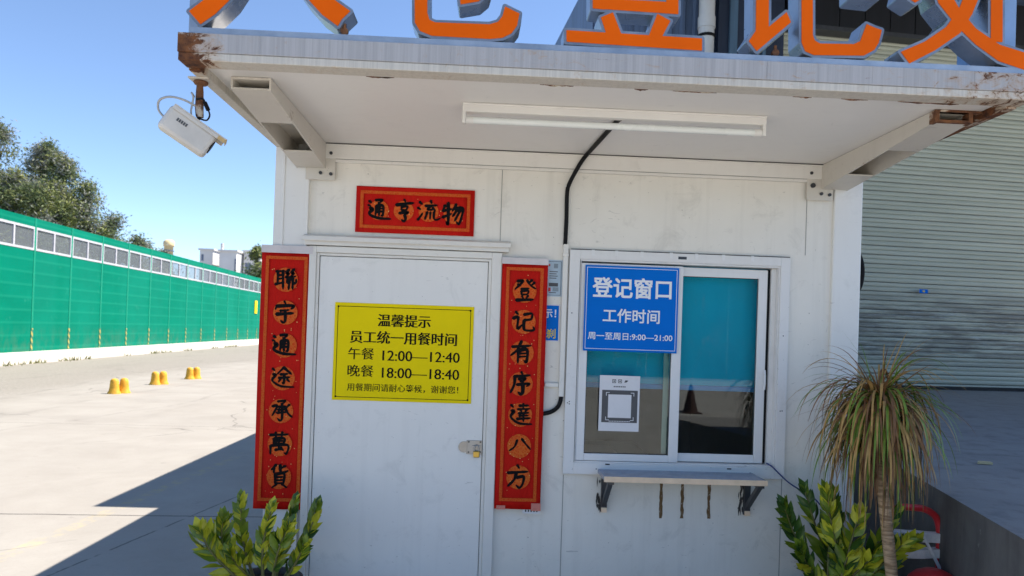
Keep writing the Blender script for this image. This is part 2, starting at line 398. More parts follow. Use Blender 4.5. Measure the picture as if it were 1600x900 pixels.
class MB:
    def __init__(s): s.v = []; s.f = []; s.mi = []; s.sm = []
    def add(s, vs, fs, mi=0, smooth=False):
        b = len(s.v); s.v += [Vector(q) for q in vs]
        for f in fs: s.f.append([b+i for i in f]); s.mi.append(mi); s.sm.append(smooth)
        return s
    def box(s, x0, x1, y0, y1, z0, z1, mi=0, mat=None):
        vs = [Vector((x, y, z)) for x in (x0, x1) for y in (y0, y1) for z in (z0, z1)]
        if mat: vs = [mat @ q for q in vs]
        return s.add(vs, [(0,1,3,2), (4,6,7,5), (0,4,5,1), (2,3,7,6), (0,2,6,4), (1,5,7,3)], mi)
    def prism(s, poly, d0, d1, mi=0, smooth=False):
        """poly: list of points; extruded by vector offsets d0,d1"""
        n = len(poly); a = [Vector(p)+Vector(d0) for p in poly]; b = [Vector(p)+Vector(d1) for p in poly]
        s.add(a+b, [tuple(range(n))[::-1], tuple(range(n, 2*n))], mi)
        s.add(a+b, [(i, (i+1) % n, n+(i+1) % n, n+i) for i in range(n)], mi, smooth)
        return s
    def tube(s, pts, r, k=10, mi=0, cap=True, smooth=True):
        pts = [Vector(p) for p in pts]; rs = r if isinstance(r, (list, tuple)) else [r]*len(pts)
        rings = []; up = Vector((0, 0, 1)); prev = None
        for i, p in enumerate(pts):
            t = (pts[min(i+1, len(pts)-1)]-pts[max(i-1, 0)]).normalized()
            if prev is None:
                a = t.cross(up) if abs(t.z) < .95 else t.cross(Vector((1, 0, 0)))
            else: a = prev - t*prev.dot(t)
            a.normalize(); prev = a; b = t.cross(a)
            rings.append([p+(a*math.cos(q)+b*math.sin(q))*rs[i] for q in [2*math.pi*j/k for j in range(k)]])
        vs = [q for ring in rings for q in ring]
        fs = [(i*k+j, i*k+(j+1) % k, (i+1)*k+(j+1) % k, (i+1)*k+j) for i in range(len(pts)-1) for j in range(k)]
        s.add(vs, fs, mi, smooth)
        if cap: s.add(rings[0]+rings[-1], [tuple(range(k))[::-1], tuple(range(k, 2*k))], mi)
        return s
    def lathe(s, prof, c, k=24, mi=0, smooth=True, sx=1, sy=1, mat=None):
        vs = []
        for (r, z) in prof:
            for j in range(k):
                q = Vector((r*sx*math.cos(2*math.pi*j/k), r*sy*math.sin(2*math.pi*j/k), z))
                vs.append((mat @ q if mat else q)+Vector(c))
        fs = [(i*k+j, i*k+(j+1) % k, (i+1)*k+(j+1) % k, (i+1)*k+j) for i in range(len(prof)-1) for j in range(k)]
        s.add(vs, fs, mi, smooth)
        n = len(prof)
        s.add(vs[:k]+vs[-k:], [tuple(range(k))[::-1], tuple(range(k, 2*k))], mi)
        return s
    def build(s, name, mats, parent=None, bevel=0., **t):
        if not isinstance(mats, (list, tuple)): mats = [mats]
        me = bpy.data.meshes.new(name)
        off = Vector((0, 0, 0))
        me.from_pydata([tuple(q) for q in s.v], [], s.f)
        for m_ in mats: me.materials.append(m_)
        me.polygons.foreach_set('material_index', s.mi); me.polygons.foreach_set('use_smooth', s.sm)
        me.update()
        o = bpy.data.objects.new(name, me); COL.objects.link(o)
        if parent:
            o.parent = parent
            if parent.name in ROOT: o.location = -ROOT[parent.name]
        else:
            c = sum((q for q in s.v), Vector())/len(s.v); c.z = min(q.z for q in s.v)
            me.transform(Matrix.Translation(-c)); o.location = c
        if bevel:
            b = o.modifiers.new('bevel', 'BEVEL'); b.width = bevel; b.segments = 2; b.limit_method = 'ANGLE'; b.angle_limit = R(40)
            b.harden_normals = False
        tag(o, **t)
        return o
def root_mesh(o):
    """children of a mesh thing: register its origin"""
    ROOT[o.name] = o.location.copy(); return o

def catmull(pts, n=6):
    P = [Vector(p) for p in pts]; out = []
    for i in range(len(P)-1):
        a = P[max(i-1, 0)]; b = P[i]; c = P[i+1]; d = P[min(i+2, len(P)-1)]
        for j in range(n):
            t = j/n
            out.append(.5*((2*b)+(c-a)*t+(2*a-5*b+4*c-d)*t*t+(3*b-a-3*c+d)*t**3))
    out.append(P[-1]); return out

# ---- lettering from Blender's built-in font
_cu = bpy.data.curves.new('lettering', 'FONT'); _to = bpy.data.objects.new('lettering', _cu); COL.objects.link(_to)
_cu.resolution_u = 3
def glyphs(s, offset=0., extrude=0., shear=0.):
    _cu.body = s; _cu.size = 1; _cu.offset = offset; _cu.extrude = extrude; _cu.shear = shear
    _cu.fill_mode = 'BOTH' if extrude else 'FRONT'
    bpy.context.view_layer.update()
    dg = bpy.context.evaluated_depsgraph_get()
    ev = _to.evaluated_get(dg); me = ev.to_mesh()
    vs = [v.co.copy() for v in me.vertices]; fs = [tuple(p.vertices) for p in me.polygons]
    ev.to_mesh_clear()
    return vs, fs
def bbox(vs):
    return min(v.x for v in vs), max(v.x for v in vs), min(v.y for v in vs), max(v.y for v in vs)
def write(mb, s, x, z, y, h, align='c', w=None, bold=0., fat=0., mi=0):
    """lettering s on a plane facing -Y; (x,z) middle left/centre/right of the line, h = em height; w = forced width.
    bold thickens every stroke, fat only the upright ones"""
    base = None
    sh = [(0., 0.)] if not fat else [(-fat, 0.), (-fat/3, 0.), (fat/3, 0.), (fat, 0.)]
    if bold > 0:
        q = bold*.8; sh = [(0., 0.), (q, q), (q, -q), (-q, q), (-q, -q)]; 
    for k, (dx, dz) in enumerate(sh):
        vs, fs = glyphs(s, min(bold, 0.))
        if base is None:
            a, b, c, d = bbox(glyphs(s, 0)[0]); base = (a, b)
        a, b = base
        sx = h if w is None else w/(b-a)
        x0 = {'c': x-(a+b)/2*sx, 'l': x-a*sx, 'r': x-b*sx}[align]
        mb.add([Vector((x0+(v.x+dx)*sx, y-.00004*k, z+(v.y+dz-.38)*h)) for v in vs], fs, mi)
    return mb

BRUSH = {
'通': "34,14 62,12 50,24;46,24 54,30;38,36 36,74;38,37 64,35 65,70 58,75;40,48 62,46;40,59 62,57;51,36 50,76;10,18 18,24;6,34 16,38;14,46 24,52 12,66 22,76 50,84 94,86",
'亨': "48,8 54,16;18,30 50,24 84,20;40,36 38,50;40,36 62,34 58,48;40,50 60,48;30,62 66,56 52,68;52,68 56,84 50,94 40,88",
'流': "14,16 24,24;8,38 18,44;8,84 16,74 26,58;56,10 60,20;36,30 80,26;58,30 44,44 70,42;64,36 74,48;44,54 36,82;56,54 55,80;70,52 70,76 80,82 94,74",
'物': "20,22 14,40;12,42 44,34;32,12 34,90 26,84;12,66 44,52;62,16 48,42;54,32 86,30 84,60 74,90 64,82;68,34 50,62;80,34 58,78",
'聯': "8,20 44,18;16,20 16,70;36,18 38,90;16,36 34,34;16,50 34,48;6,72 40,64;60,12 50,26 60,28 48,44 64,40;80,10 70,24 80,26 68,42 86,38;54,52 54,66 66,64;64,46 60,92;76,46 76,90;76,66 88,64 88,50",
'宇': "48,8 54,18;18,26 14,42;18,28 84,24 76,38;32,46 68,42;18,60 84,54;52,44 54,84 46,94 36,86",
'途': "56,10 30,38;56,12 84,36;42,38 70,35;36,52 78,48;57,38 57,72 50,70;44,56 36,68;68,56 78,66;12,16 20,24;14,38 24,42 12,60 22,72 48,84 94,86",
'承': "34,14 66,10 52,24;52,22 54,80 46,92 36,84;38,36 66,33;36,48 68,45;32,60 72,56;14,34 34,32 14,72;82,26 68,40;64,36 76,60 94,76",
'萬': "14,18 84,14;36,8 38,26;62,6 60,24;30,32 30,52;30,32 70,30 68,50;32,42 68,40;30,52 70,50;50,32 50,76;18,60 18,94;18,60 84,56 82,90 72,88;36,76 64,72;58,66 68,78",
'貨': "36,6 18,26;28,18 28,38;72,10 50,22;52,6 54,30 66,34 82,28;34,42 34,80;34,42 68,40 66,80;36,54 64,52;36,66 64,64;34,78 66,76;40,82 22,96;60,80 80,94",
'登': "20,16 44,14 12,48;22,28 32,34;58,10 72,30 94,44;78,10 66,22;88,20 74,32;36,46 66,43;38,54 38,68;38,54 64,52 62,66;38,68 62,66;40,74 46,84;64,72 56,84;18,90 84,86",
'记': "18,14 28,24;8,40 28,36 26,80 42,66;50,24 82,20 80,44;52,46 80,42;52,46 52,78 62,86 90,84 88,72",
'有': "14,30 86,24;50,8 34,42 10,64;38,42 38,92;38,44 72,40 72,86 62,84;40,56 70,54;40,68 70,66",
'序': "50,6 56,16;22,24 84,18;26,24 24,56 10,88;40,34 68,30 56,44;48,40 60,48;34,56 82,50 72,62;58,54 58,86 50,94 40,86",
'達': "44,16 80,14;60,8 60,28;38,30 86,27;50,32 54,40;74,30 68,40;42,46 82,43;44,56 80,54;36,68 88,64;62,44 62,78;12,14 20,22;14,36 24,40 12,58 22,72 48,86 94,88",
'八': "40,30 30,56 10,72;58,24 74,44 92,64",
'方': "48,6 56,18;12,36 88,30;46,34 38,62 14,88;46,54 74,50 70,80 58,94 46,84",
}
def brush(mb, ch, cx, cz, size, y, wd=12.8, mi=0):
    rr = random.Random(ord(ch)); q = 0
    for st in BRUSH[ch].split(';'):
        pts = [Vector((float(a), float(b), 0)) for a, b in (p.split(',') for p in st.split())]
        long = sum((pts[i+1]-pts[i]).length for i in range(len(pts)-1))
        line = catmull(pts, 5); n = len(line)
        w0 = wd*rr.uniform(.85, 1.15)*(1.12 if long > 55 else .92)
        L, Rr = [], []
        for i, p in enumerate(line):
            t = i/(n-1)
            d = (line[min(i+1, n-1)]-line[max(i-1, 0)]).normalized(); nn = Vector((-d.y, d.x, 0))
            wid = w0*(.62+.30*abs(math.cos(math.pi*t*1.05))+.12*math.sin(5*t+rr.random()))*(1 if t < .8 else 1-(t-.8)*2.2)
            L.append(p+nn*wid*.55); Rr.append(p-nn*wid*.45)
        d0 = (line[1]-line[0]).normalized(); d1 = (line[-1]-line[-2]).normalized()
        poly = [line[0]-d0*w0*.42]+L+[line[-1]+d1*w0*.30]+Rr[::-1]
        q += 1
        T = lambda p: Vector((cx+(p.x-50)/100*size, y-.00006*q, cz-(p.y-50)/100*size))
        n2 = len(L); vs = [T(p) for p in L]+[T(p) for p in Rr]+[T(poly[0]), T(line[-1]+d1*w0*.30)]
        fs = [(i, n2+i, n2+i+1, i+1) for i in range(n2-1)]+[(2*n2, n2, 0), (2*n2+1, n2-1, 2*n2-1)]
        mb.add(vs, fs, mi)
    return mb

def disc(mb, cx, cz, r, y, k=28, mi=0):
    return mb.add([(cx+r*math.cos(2*math.pi*j/k), y, cz+r*math.sin(2*math.pi*j/k)) for j in range(k)], [tuple(range(k))], mi)
def rect(mb, x0, x1, z0, z1, y, mi=0):
    return mb.add([(x0, y, z0), (x1, y, z0), (x1, y, z1), (x0, y, z1)], [(0, 1, 2, 3)], mi)
def ring(mb, x0, x1, z0, z1, t, y, mi=0):
    for a in ((x0, x1, z0, z0+t), (x0, x1, z1-t, z1), (x0, x0+t, z0+t, z1-t), (x1-t, x1, z0+t, z1-t)): rect(mb, *a, y, mi)
    return mb

# ------------------------------------------------------------------ ground
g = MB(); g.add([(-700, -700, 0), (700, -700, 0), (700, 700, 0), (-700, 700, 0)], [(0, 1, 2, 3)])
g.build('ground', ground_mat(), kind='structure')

rr = random.Random(4); g = MB(); n_ = 90; vs = []
for i in range(n_+1):
    a = R(60+150*i/n_); hgt = 8+3*math.sin(i*.31)+2*math.sin(i*.9+1)+rr.uniform(-.6, .6)
    for r_, h_ in ((330, -.2), (360, hgt*.7), (395, hgt), (470, -.2)): vs.append((r_*math.cos(a), r_*math.sin(a), h_))
g.add(vs, [(4*i+k, 4*i+k+1, 4*i+k+5, 4*i+k+4) for i in range(n_) for k in range(3)], 0, True)
g.build('hills', plain('wooded_hillside', (.07, .10, .045), .95, 0., .35, .12), kind='structure')

# ------------------------------------------------------------------ warehouse and loading dock on the right
A6 = R(6); WD = Vector((math.cos(A6), math.sin(A6), 0)); WN = Vector((math.sin(A6), -math.cos(A6), 0)); WO = Vector((2.53, 6.70, 0))
def W(s, n, z): return WO+WD*s+WN*n+Vector((0, 0, z))
WM = Matrix.Translation(WO) @ Matrix.Rotation(A6, 4, 'Z')     # local x along the wall, local -y out of it
wh = empty('warehouse', WO, 'blue clad warehouse with a tall pale green roller shutter behind the white booth', 'warehouse')
HW = 7.0
mb = MB(); mb.box(0, 24, .12, 22, 0, HW, mat=WM); mb.build('wall', M['blueclad'], wh)
mb = MB()
prof = []
s_ = 0.
while s_ < 1.86:
    prof += [(s_, 0), (s_+.10, 0), (s_+.13, .035), (s_+.17, .035), (s_+.20, 0)]; s_ += .20
vs = []; fs = []
for i, (a, b) in enumerate(prof): vs += [W(a, -.02+b, 0), W(a, -.02+b, HW)]
for i in range(len(prof)-1): fs.append((2*i, 2*i+2, 2*i+3, 2*i+1))
mb.add(vs, fs); mb.build('corrugated_cladding', M['blueclad'], wh)
mb = MB(); mb.box(1.86, 2.90, -.10, .10, 0, HW, mat=WM); mb.build('pilaster', M['navy'], wh)
mb = MB(); mb.box(2.02, 2.14, -.15, -.105, 0, HW, mat=WM); mb.box(2.55, 2.60, -.14, -.105, 0, HW, mat=WM); mb.build('trim_strip', M['bluetrim'], wh)
mb = MB(); mb.tube([W(1.63, .20, .9), W(1.63, .20, HW)], .115, 16)
for z in (6.12, 3.4): mb.tube([W(1.63, .20, z), W(1.63, .20, z+.16)], .128, 16)
pp = mb.build('drain_pipe', M['pipe'], wh)
mb = MB(); mb.tube([W(1.63, .20, 5.98), W(1.63, .20, 6.02)], .130, 16); mb.build('pipe_clamp', M['black'], pp)
mb = MB()
P = .071; z = .92; prof = []
while z < 6.30:
    prof += [(z, .0), (z+.008, .018), (z+P*.5, .024), (z+P-.010, .018), (z+P-.004, .0)]; z += P
prof.append((z, 0))
vs = []; fs = []
for (zz, nn) in prof: vs += [W(2.95, -.06+nn, zz), W(12.5, -.06+nn, zz)]
for i in range(len(prof)-1): mb.add(vs[2*i:2*i+4], [(0, 1, 3, 2)], 1 if (i % 10) in (3, 4) else 0)
mb.box(2.95, 12.5, .065, .085, .9, 6.34, mat=WM)
mb.build('roller_shutter', [M['shutter'], plain('slat_groove', (.11, .115, .095), .8)], wh)
mb = MB(); mb.box(2.95, 12.5, -.02, .06, .902, .955, mat=WM); mb.build('shutter_bottom_bar', M['dark'], wh)
mb = MB()
for i in range(24): mb.box(2.93+i*.42, 2.93+i*.42+.405, -.16, .05, 6.36, HW, mat=WM)
mb.build('black_cladding', M['blackclad'], wh)
mb = MB(); mb.box(2.91, 13.0, -.19, .03, 6.29, 6.355, mat=WM); mb.build('shutter_housing_edge', M['charcoal'], wh)
mb = MB(); mb.box(12.5, 24, -.08, .10, 0, HW, mat=WM); mb.build('side_cladding', M['blueclad'], wh)
# unseen awning added to shade the dock and the front of the booth
mb = MB()
mb.prism([(3.2, -1.0, 7.0), (15, -1.0, 7.0), (15, 9.5, 7.0), (3.2, 7.6, 7.0)], (0, 0, 0), (0, 0, .22))
mb.build('added_shade_awning', M['blueclad'], wh)
c = W(5.38, .055, 2.43)
st = MB(); st.add([c+WD*a+Vector((0, 0, b)) for a, b in ((-.075, -.03), (.075, -.03), (.075, .03), (-.075, .03))], [(0, 1, 2, 3)])
st.add([c+WN*.002+WD*a+Vector((0, 0, b)) for a, b in ((-.02, -.012), (.02, -.012), (.02, .012), (-.02, .012))], [(0, 1, 2, 3)], 1)
st.build('sticker', [M['signblue'], M['print_yellow']], label='small blue sticker on the pale green roller shutter', cat='sticker')

dk = MB()
def dockx(y): return 3.444+(y-.32)*.273
poly = [(dockx(-2.5), -2.5), (15, -2.5), (15, 8.0), W(2.5, .0, 0).xy[:], (dockx(6.7)+.0, 6.7)]
n = len(poly)
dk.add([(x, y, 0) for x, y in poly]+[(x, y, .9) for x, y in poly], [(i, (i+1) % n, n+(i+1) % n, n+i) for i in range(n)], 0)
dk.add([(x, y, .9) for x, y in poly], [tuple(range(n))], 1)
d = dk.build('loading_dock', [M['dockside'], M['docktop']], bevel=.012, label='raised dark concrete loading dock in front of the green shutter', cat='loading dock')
tr = MB(); tr.prism([(4.02, .52, .904), (4.10, .50, .904), (4.115, .545, .904), (4.05, .56, .904)], (0, 0, 0), (0, 0, .012))
tr.build('litter_scrap', M['cream'], label='small brown scrap lying on the loading dock', cat='litter')

# ------------------------------------------------------------------ the booth
bo = empty('registration_booth', (1.5, 1.5, 0), 'white sheet metal registration booth with grey door, sliding window and flat canopy', 'booth')
T = .06; YF = .015                                  # wall panel front face lies 15 mm behind the corner posts
DX0, DX1, DZ1 = .20, 1.135, 1.985                   # door hole
WX0, WX1, WZ0, WZ1 = 1.50, 2.618, .90, 2.01         # window hole
mb = MB()
for x0, x1, z0, z1 in ((.17, DX0, 0, 2.43), (DX0, DX1, DZ1, 2.43), (DX1, WX0, 0, 2.43), (WX0, WX1, 0, WZ0), (WX0, WX1, WZ1, 2.43), (WX1, 2.85, 0, 2.43)):
    mb.box(x0, x1, YF, YF+T, z0, z1)
mb.box(.02, .02+T, .17, 2.85, 0, 2.5); mb.box(2.92, 2.98, .17, 2.85, 0, 2.5); mb.box(.17, 2.85, 2.9, 2.96, 0, 2.5)
wall = mb.build('wall', M['wall'], bo)
mb = MB()
for x, z0, z1 in ((1.135, 2.03, 2.416), (1.497, .02, .878), (2.625, .02, .885), (2.712, 2.04, 2.416)): mb.box(x-.0018, x+.0018, YF-.0012, YF+.004, z0, z1); mb.build('panel_seam', M['seam_light'], wall); mb = MB()
mb = MB()
mb.box(0, .17, 0, .17, 0, 2.5)
mb.box(.035, .05, -.005, .0, 0, 2.48)
mb.box(.155, .17, -.004, .0, 0, 2.42)
mb.build('corner_post', M['post'], bo, bevel=.006)
mb = MB(); mb.box(2.85, 3.0, 0, .17, 0, 2.5); mb.build('corner_post', M['post'], bo, bevel=.006)
for x0 in (0, 2.85):
    mb = MB(); mb.box(x0, x0+.15, 2.85, 3.0, 0, 2.5); mb.build('corner_post', M['post'], bo, bevel=.006)
mb = MB(); mb.box(.17, 2.85, -.012, .02, 2.43, 2.505); mb.box(.17, 2.85, -.006, .02, 2.414, 2.43); mb.box(.17, 2.85, -.020, .0, 2.494, 2.503)
mb.build('head_beam', M['frame'], bo, bevel=.003)
mb = MB(); mb.box(.17, 2.85, -.0065, -.002, 2.4285, 2.4315); mb.box(.2, 2.8, -.0225, -.018, 2.5015, 2.505); mb.build('beam_seam', M['seam'], bo)
# canopy: soffit sheet, edge channels, lip
mb = MB(); mb.box(.045, 2.955, -1.10, 0., 2.506, 2.54); mb.box(0, 3, .17, 3.0, 2.5, 2.57); mb.box(.045, 2.955, -1.10, .17, 2.545, 2.568)
can = mb.build('canopy', M['ceil'], bo)
mb = MB(); mb.box(-.006, 3.006, -1.135, -1.10, 2.512, 2.578)
for x in (.27, .55, .92, 1.28, 1.66, 2.03, 2.41, 2.78): mb.box(x, x+.0025, -1.1365, -1.134, 2.515, 2.576)
mb.build('fascia', M['edge'], can, bevel=.002)
mb = MB(); mb.box(-.004, 3.004, -1.1325, -1.055, 2.484, 2.5115); mb.build('front_lip', M['lip'], can, bevel=.003)
for x0, x1 in ((0, .042), (2.958, 3.0)):
    mb = MB(); mb.box(x0, x1, -1.054, 0, 2.478, 2.512); mb.box(x0-.004 if x0 < 1 else x1-.006, x0+.006 if x0 < 1 else x1+.004, -1.099, 0, 2.513, 2.574)
    mb.build('side_lip', M['lip'], can, bevel=.003)
mb = MB()
rr = random.Random(3)
for x, L in ((.62, .10), (.66, .05), (1.24, .12), (1.58, .05), (1.72, .16), (2.16, .07), (2.34, .10), (2.55, .22), (2.7, .08)):
    k = 9; mb = MB()
    top = [(x+L*i/k, -1.0545, 2.489+rr.uniform(-.001, .003)) for i in range(k+1)]
    bot = [(x+L*i/k, -1.0545, 2.4835-rr.uniform(.000, .006)*math.sin(math.pi*i/k)) for i in range(k+1)]
    mb.add(top+bot, [(i, k+1+i, k+2+i, i+1) for i in range(k)])
    top = [(x+L*i/k, -1.054+rr.uniform(0, .006)*math.sin(math.pi*i/k), 2.5052) for i in range(k+1)]
    bot = [(x+L*i/k, -1.054, 2.5052) for i in range(k+1)]
    mb.add(top+bot, [(i, k+1+i, k+2+i, i+1) for i in range(k)])
    mb.build('rust_scab', M['rust'], can)
def bracket(x0, x1, px0, px1, pz0, pz1, rusty):
    L = .93; t = .006
    def zb(y): return 2.504-.125-(.045-.125)*(-y/L)      # underside rises towards the front
    m = MB()
    for x in (x0, x1-t):
        m.prism([(x, 0, 2.504), (x, -L, 2.504), (x, -L, zb(-L)), (x, 0, zb(0))], (0, 0, 0), (t, 0, 0))
    m.box(x0+t, x1-t, -L, 0, 2.496, 2.504)
    for ya, yb in ((-L, -.60), (-.25, -.012)):
        m.prism([(x0+t, ya, zb(ya)), (x1-t, ya, zb(ya)), (x1-t, yb, zb(yb)), (x0+t, yb, zb(yb))], (0, 0, 0), (0, 0, t))
    b = m.build('bracket', M['bracket'], bo)
    m = MB(); m.box(px0, px1, -.008, -.001, pz0, pz1); m.build('bracket_plate', M['bracket'], b, bevel=.002)
    m = MB()
    for i, (bx, bz) in enumerate(((px0+.030, pz0+.075), (px0+.075, pz0+.034), (px1-.02, pz0+.030), (px1-.022, pz1-.02), (px0+.02, pz1-.03))):
        m.tube([(bx, -.016, bz), (bx, -.006, bz)], .013 if i == 0 else .0085, 8)
    m.build('bolt', M['charcoal'], b)
    if rusty:
        m = MB()
        for q in ((x0-.004, x0+.012), (x1-.012, x1+.004)): m.box(q[0], q[1], -L-.004, -L+.035, zb(-L)-.003, 2.5035)
        m.box(x0+.012, x1+.05, -L-.003, -L+.02, 2.496, 2.5042); m.box(x0+.012, x1-.012, -L-.003, -L+.01, zb(-L)-.004, zb(-L)+.007)
        m.build('rusted_mouth', M['rust'], b)
    else:
        m = MB(); ring(m, x0-.001, x1+.001, zb(-L)-.001, 2.504, .005, -L-.001); m.build('bracket_mouth', M['lip'], b)
bracket(.105, .25, .152, .298, 2.322, 2.476, False)
bracket(2.775, 2.915, 2.700, 2.838, 2.322, 2.49, True)
# rear, taller room
mb = MB(); mb.box(.0, 1.85, 3.0, 12.2, 0, 3.42); mb.build('rear_room', M['wall'], bo)
# door
mb = MB()
for (x0, x1, z0, z1, y0) in ((.187, .222, 0, 1.990, -.016), (1.098, 1.148, 0, 1.990, -.016), (.222, 1.098, 1.958, 1.990, -.016)):
    mb.box(x0, x1, y0, .06, z0, z1)
mb.box(.222, .236, -.007, .05, 0, 1.957); mb.box(1.082, 1.098, -.007, .05, 0, 1.957); mb.box(.236, 1.082, -.007, .05, 1.944, 1.957)
mb.build('door_frame', M['frame'], bo, bevel=.003)
mb = MB(); mb.box(.2385, 1.0795, -.002, .045, .03, 1.9415)
door = mb.build('door', M['door'], bo, bevel=.004)
mb = MB(); mb.box(.2362, .2385, .004, .02, .03, 1.944); mb.box(1.0795, 1.0818, .004, .02, .03, 1.944); mb.box(.2362, 1.0818, .004, .02, 1.9415, 1.944)
mb.build('door_gap', M['seam'], door)
mb = MB(); mb.box(1.0015, 1.079, -.0055, -.0022, .972, 1.042)
mb.tube([(.988, -.006, 1.008), (.988, -.002, 1.008)], .028, 20); mb.box(1.0, 1.004, -.0085, -.0022, .974, 1.040)
mb.box(1.030, 1.072, -.012, -.0057, 1.006, 1.016)
mb.build('hasp', M['steel'], door, bevel=.001)
for x, z in ((1.012, 1.034), (1.012, .982), (1.070, 1.034), (1.070, .984)):
    mb = MB(); mb.tube([(x, -.0075, z), (x, -.005, z)], .0045, 8); mb.build('screw', M['charcoal'], door)
mb = MB()
mb.prism([(.158, .012, 2.052), (.158, -.045, 2.036), (.158, -.050, 2.014), (.158, -.044, 2.012), (.158, -.040, 2.028), (.158, .012, 2.040)], (0, 0, 0), (1.03, 0, 0))
mb.box(.165, 1.18, -.030, .012, 1.9935, 2.018)
mb.build('rain_hood', M['frame'], bo, bevel=.002)
# window
win = MB()
for x0, x1, z0, z1 in ((1.491, 1.545, .886, 2.022), (2.578, 2.627, .886, 2.022), (1.545, 2.578, 1.975, 2.022), (1.545, 2.578, .886, .945)):
    win.box(x0, x1, -.008, .012, z0, z1)
for x0, x1, z0, z1 in ((1.545, 1.552, .945, 1.975), (2.571, 2.578, .945, 1.975), (1.552, 2.571, 1.966, 1.975), (1.552, 2.571, .945, .953)):
    win.box(x0, x1, -.003, .10, z0, z1)
wn = win.build('window', M['winframe'], bo, bevel=.002)
for x in (1.60, 1.72, 1.85, 2.0, 2.13, 2.27, 2.42):
    mb = MB(); mb.box(x, x+.016, -.0105, -.0082, 1.995, 2.0235); mb.build('clip', M['sash'], wn)
mb = MB(); mb.box(1.495, 2.623, -.0095, -.0002, 2.0222, 2.0255); mb.box(1.5442, 1.5462, -.0092, -.0078, .946, 1.975); mb.build('window_gap', M['seam'], wn)
for x, z in ((1.503, 1.245), (1.512, 1.252), (1.512, 1.240), (2.596, 1.235), (2.606, 1.236), (2.60, 1.62), (1.51, 1.70), (1.66, .915), (2.45, .915)):
    mb = MB(); mb.tube([(x, -.0090, z), (x, -.0075, z)], .0032, 8); mb.build('screw', M['charcoal'], wn)
mb = MB(); rect(mb, 2.045, 2.088, 1.992, 2.006, -.0088); mb.build('maker_plate', M['charcoal'], wn)
def sash(x0, x1, z0, z1, y0, st, name='sash'):
    l, r_, b, t = st
    m = MB()
    for a in ((x0, x0+l, z0, z1), (x1-r_, x1, z0, z1), (x0+l, x1-r_, z0, z0+b), (x0+l, x1-r_, z1-t, z1)): m.box(a[0], a[1], y0, y0+.028, a[2], a[3])
    m.build('sash', M['sash'], wn, bevel=.003)
    m = MB(); m.box(x0+l-.004, x1-r_+.004, y0+.012, y0+.017, z0+b-.004, z1-t+.004)
    m.build('pane', M['glass'], wn)
    m = MB(); ring(m, x0+l-.001, x1-r_+.001, z0+b-.001, z1-t+.001, .004, y0+.0115); m.build('gasket', M['black'], wn)
sash(1.553, 2.076, .955, 1.957, -.001, (.042, .048, .036, .030))
sash(2.034, 2.528, .957, 1.957, .033, (.046, .046, .042, .046))
mb = MB(); mb.box(2.003, 2.03, .052, .058, .99, 1.55); mb.build('sash_seal', plain('pale_green_seal', (.42, .55, .47), .4), wn)
mb = MB(); mb.box(2.5305, 2.5445, .045, .06, .96, 1.96); mb.build('side_gap', M['black'], wn)
mb = MB(); mb.box(2.545, 2.5705, .030, .06, .954, 1.965); mb.build('jamb', M['winframe'], wn)
mb = MB(); mb.tube([(2.520, .020, 1.44), (2.520, .014, 1.41), (2.520, .014, 1.37), (2.520, .020, 1.34)], .006, 8); mb.build('sash_pull', M['sash'], wn)
mb = MB(); mb.box(1.705, 1.728, -.0095, -.0075, .937, .943); mb.box(2.33, 2.352, -.0095, -.0075, .930, .936); mb.build('drain_slot', M['black'], wn)
# room behind the window
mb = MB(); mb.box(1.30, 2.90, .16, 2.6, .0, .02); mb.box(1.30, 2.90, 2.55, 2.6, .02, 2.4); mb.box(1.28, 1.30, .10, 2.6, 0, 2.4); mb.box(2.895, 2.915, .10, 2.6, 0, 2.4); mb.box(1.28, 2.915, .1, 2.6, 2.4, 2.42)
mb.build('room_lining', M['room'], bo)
bl = MB(); bl.box(1.53, 2.60, .118, .120, 1.345, 2.06); bb = bl.build('roller_blind', M['blind'], label='teal roller blind half lowered behind the window glass', cat='blind')
root_mesh(bb); mb = MB(); mb.box(1.53, 2.60, .112, .126, 1.318, 1.344); mb.build('bottom_bar', M['blindbar'], bb, bevel=.003)
ds = empty('desk', (2.0, .9, 0), 'pale desk inside the dim booth behind the window', 'desk')
mb = MB(); mb.box(1.45, 2.25, .55, 1.9, .74, .77); mb.build('desktop', M['desk'], ds, bevel=.004)
for x in (1.5, 2.2):
    for y in (.6, 1.85):
        mb = MB(); mb.box(x-.02, x+.02, y-.02, y+.02, .02, .74); mb.build('leg', M['charcoal'], ds)
mb = MB(); mb.box(1.72, 2.02, 1.25, 1.65, .7705, .776); mb.build('paper_sheet', M['paper'], label='sheet of paper on the desk inside the booth', cat='paper')
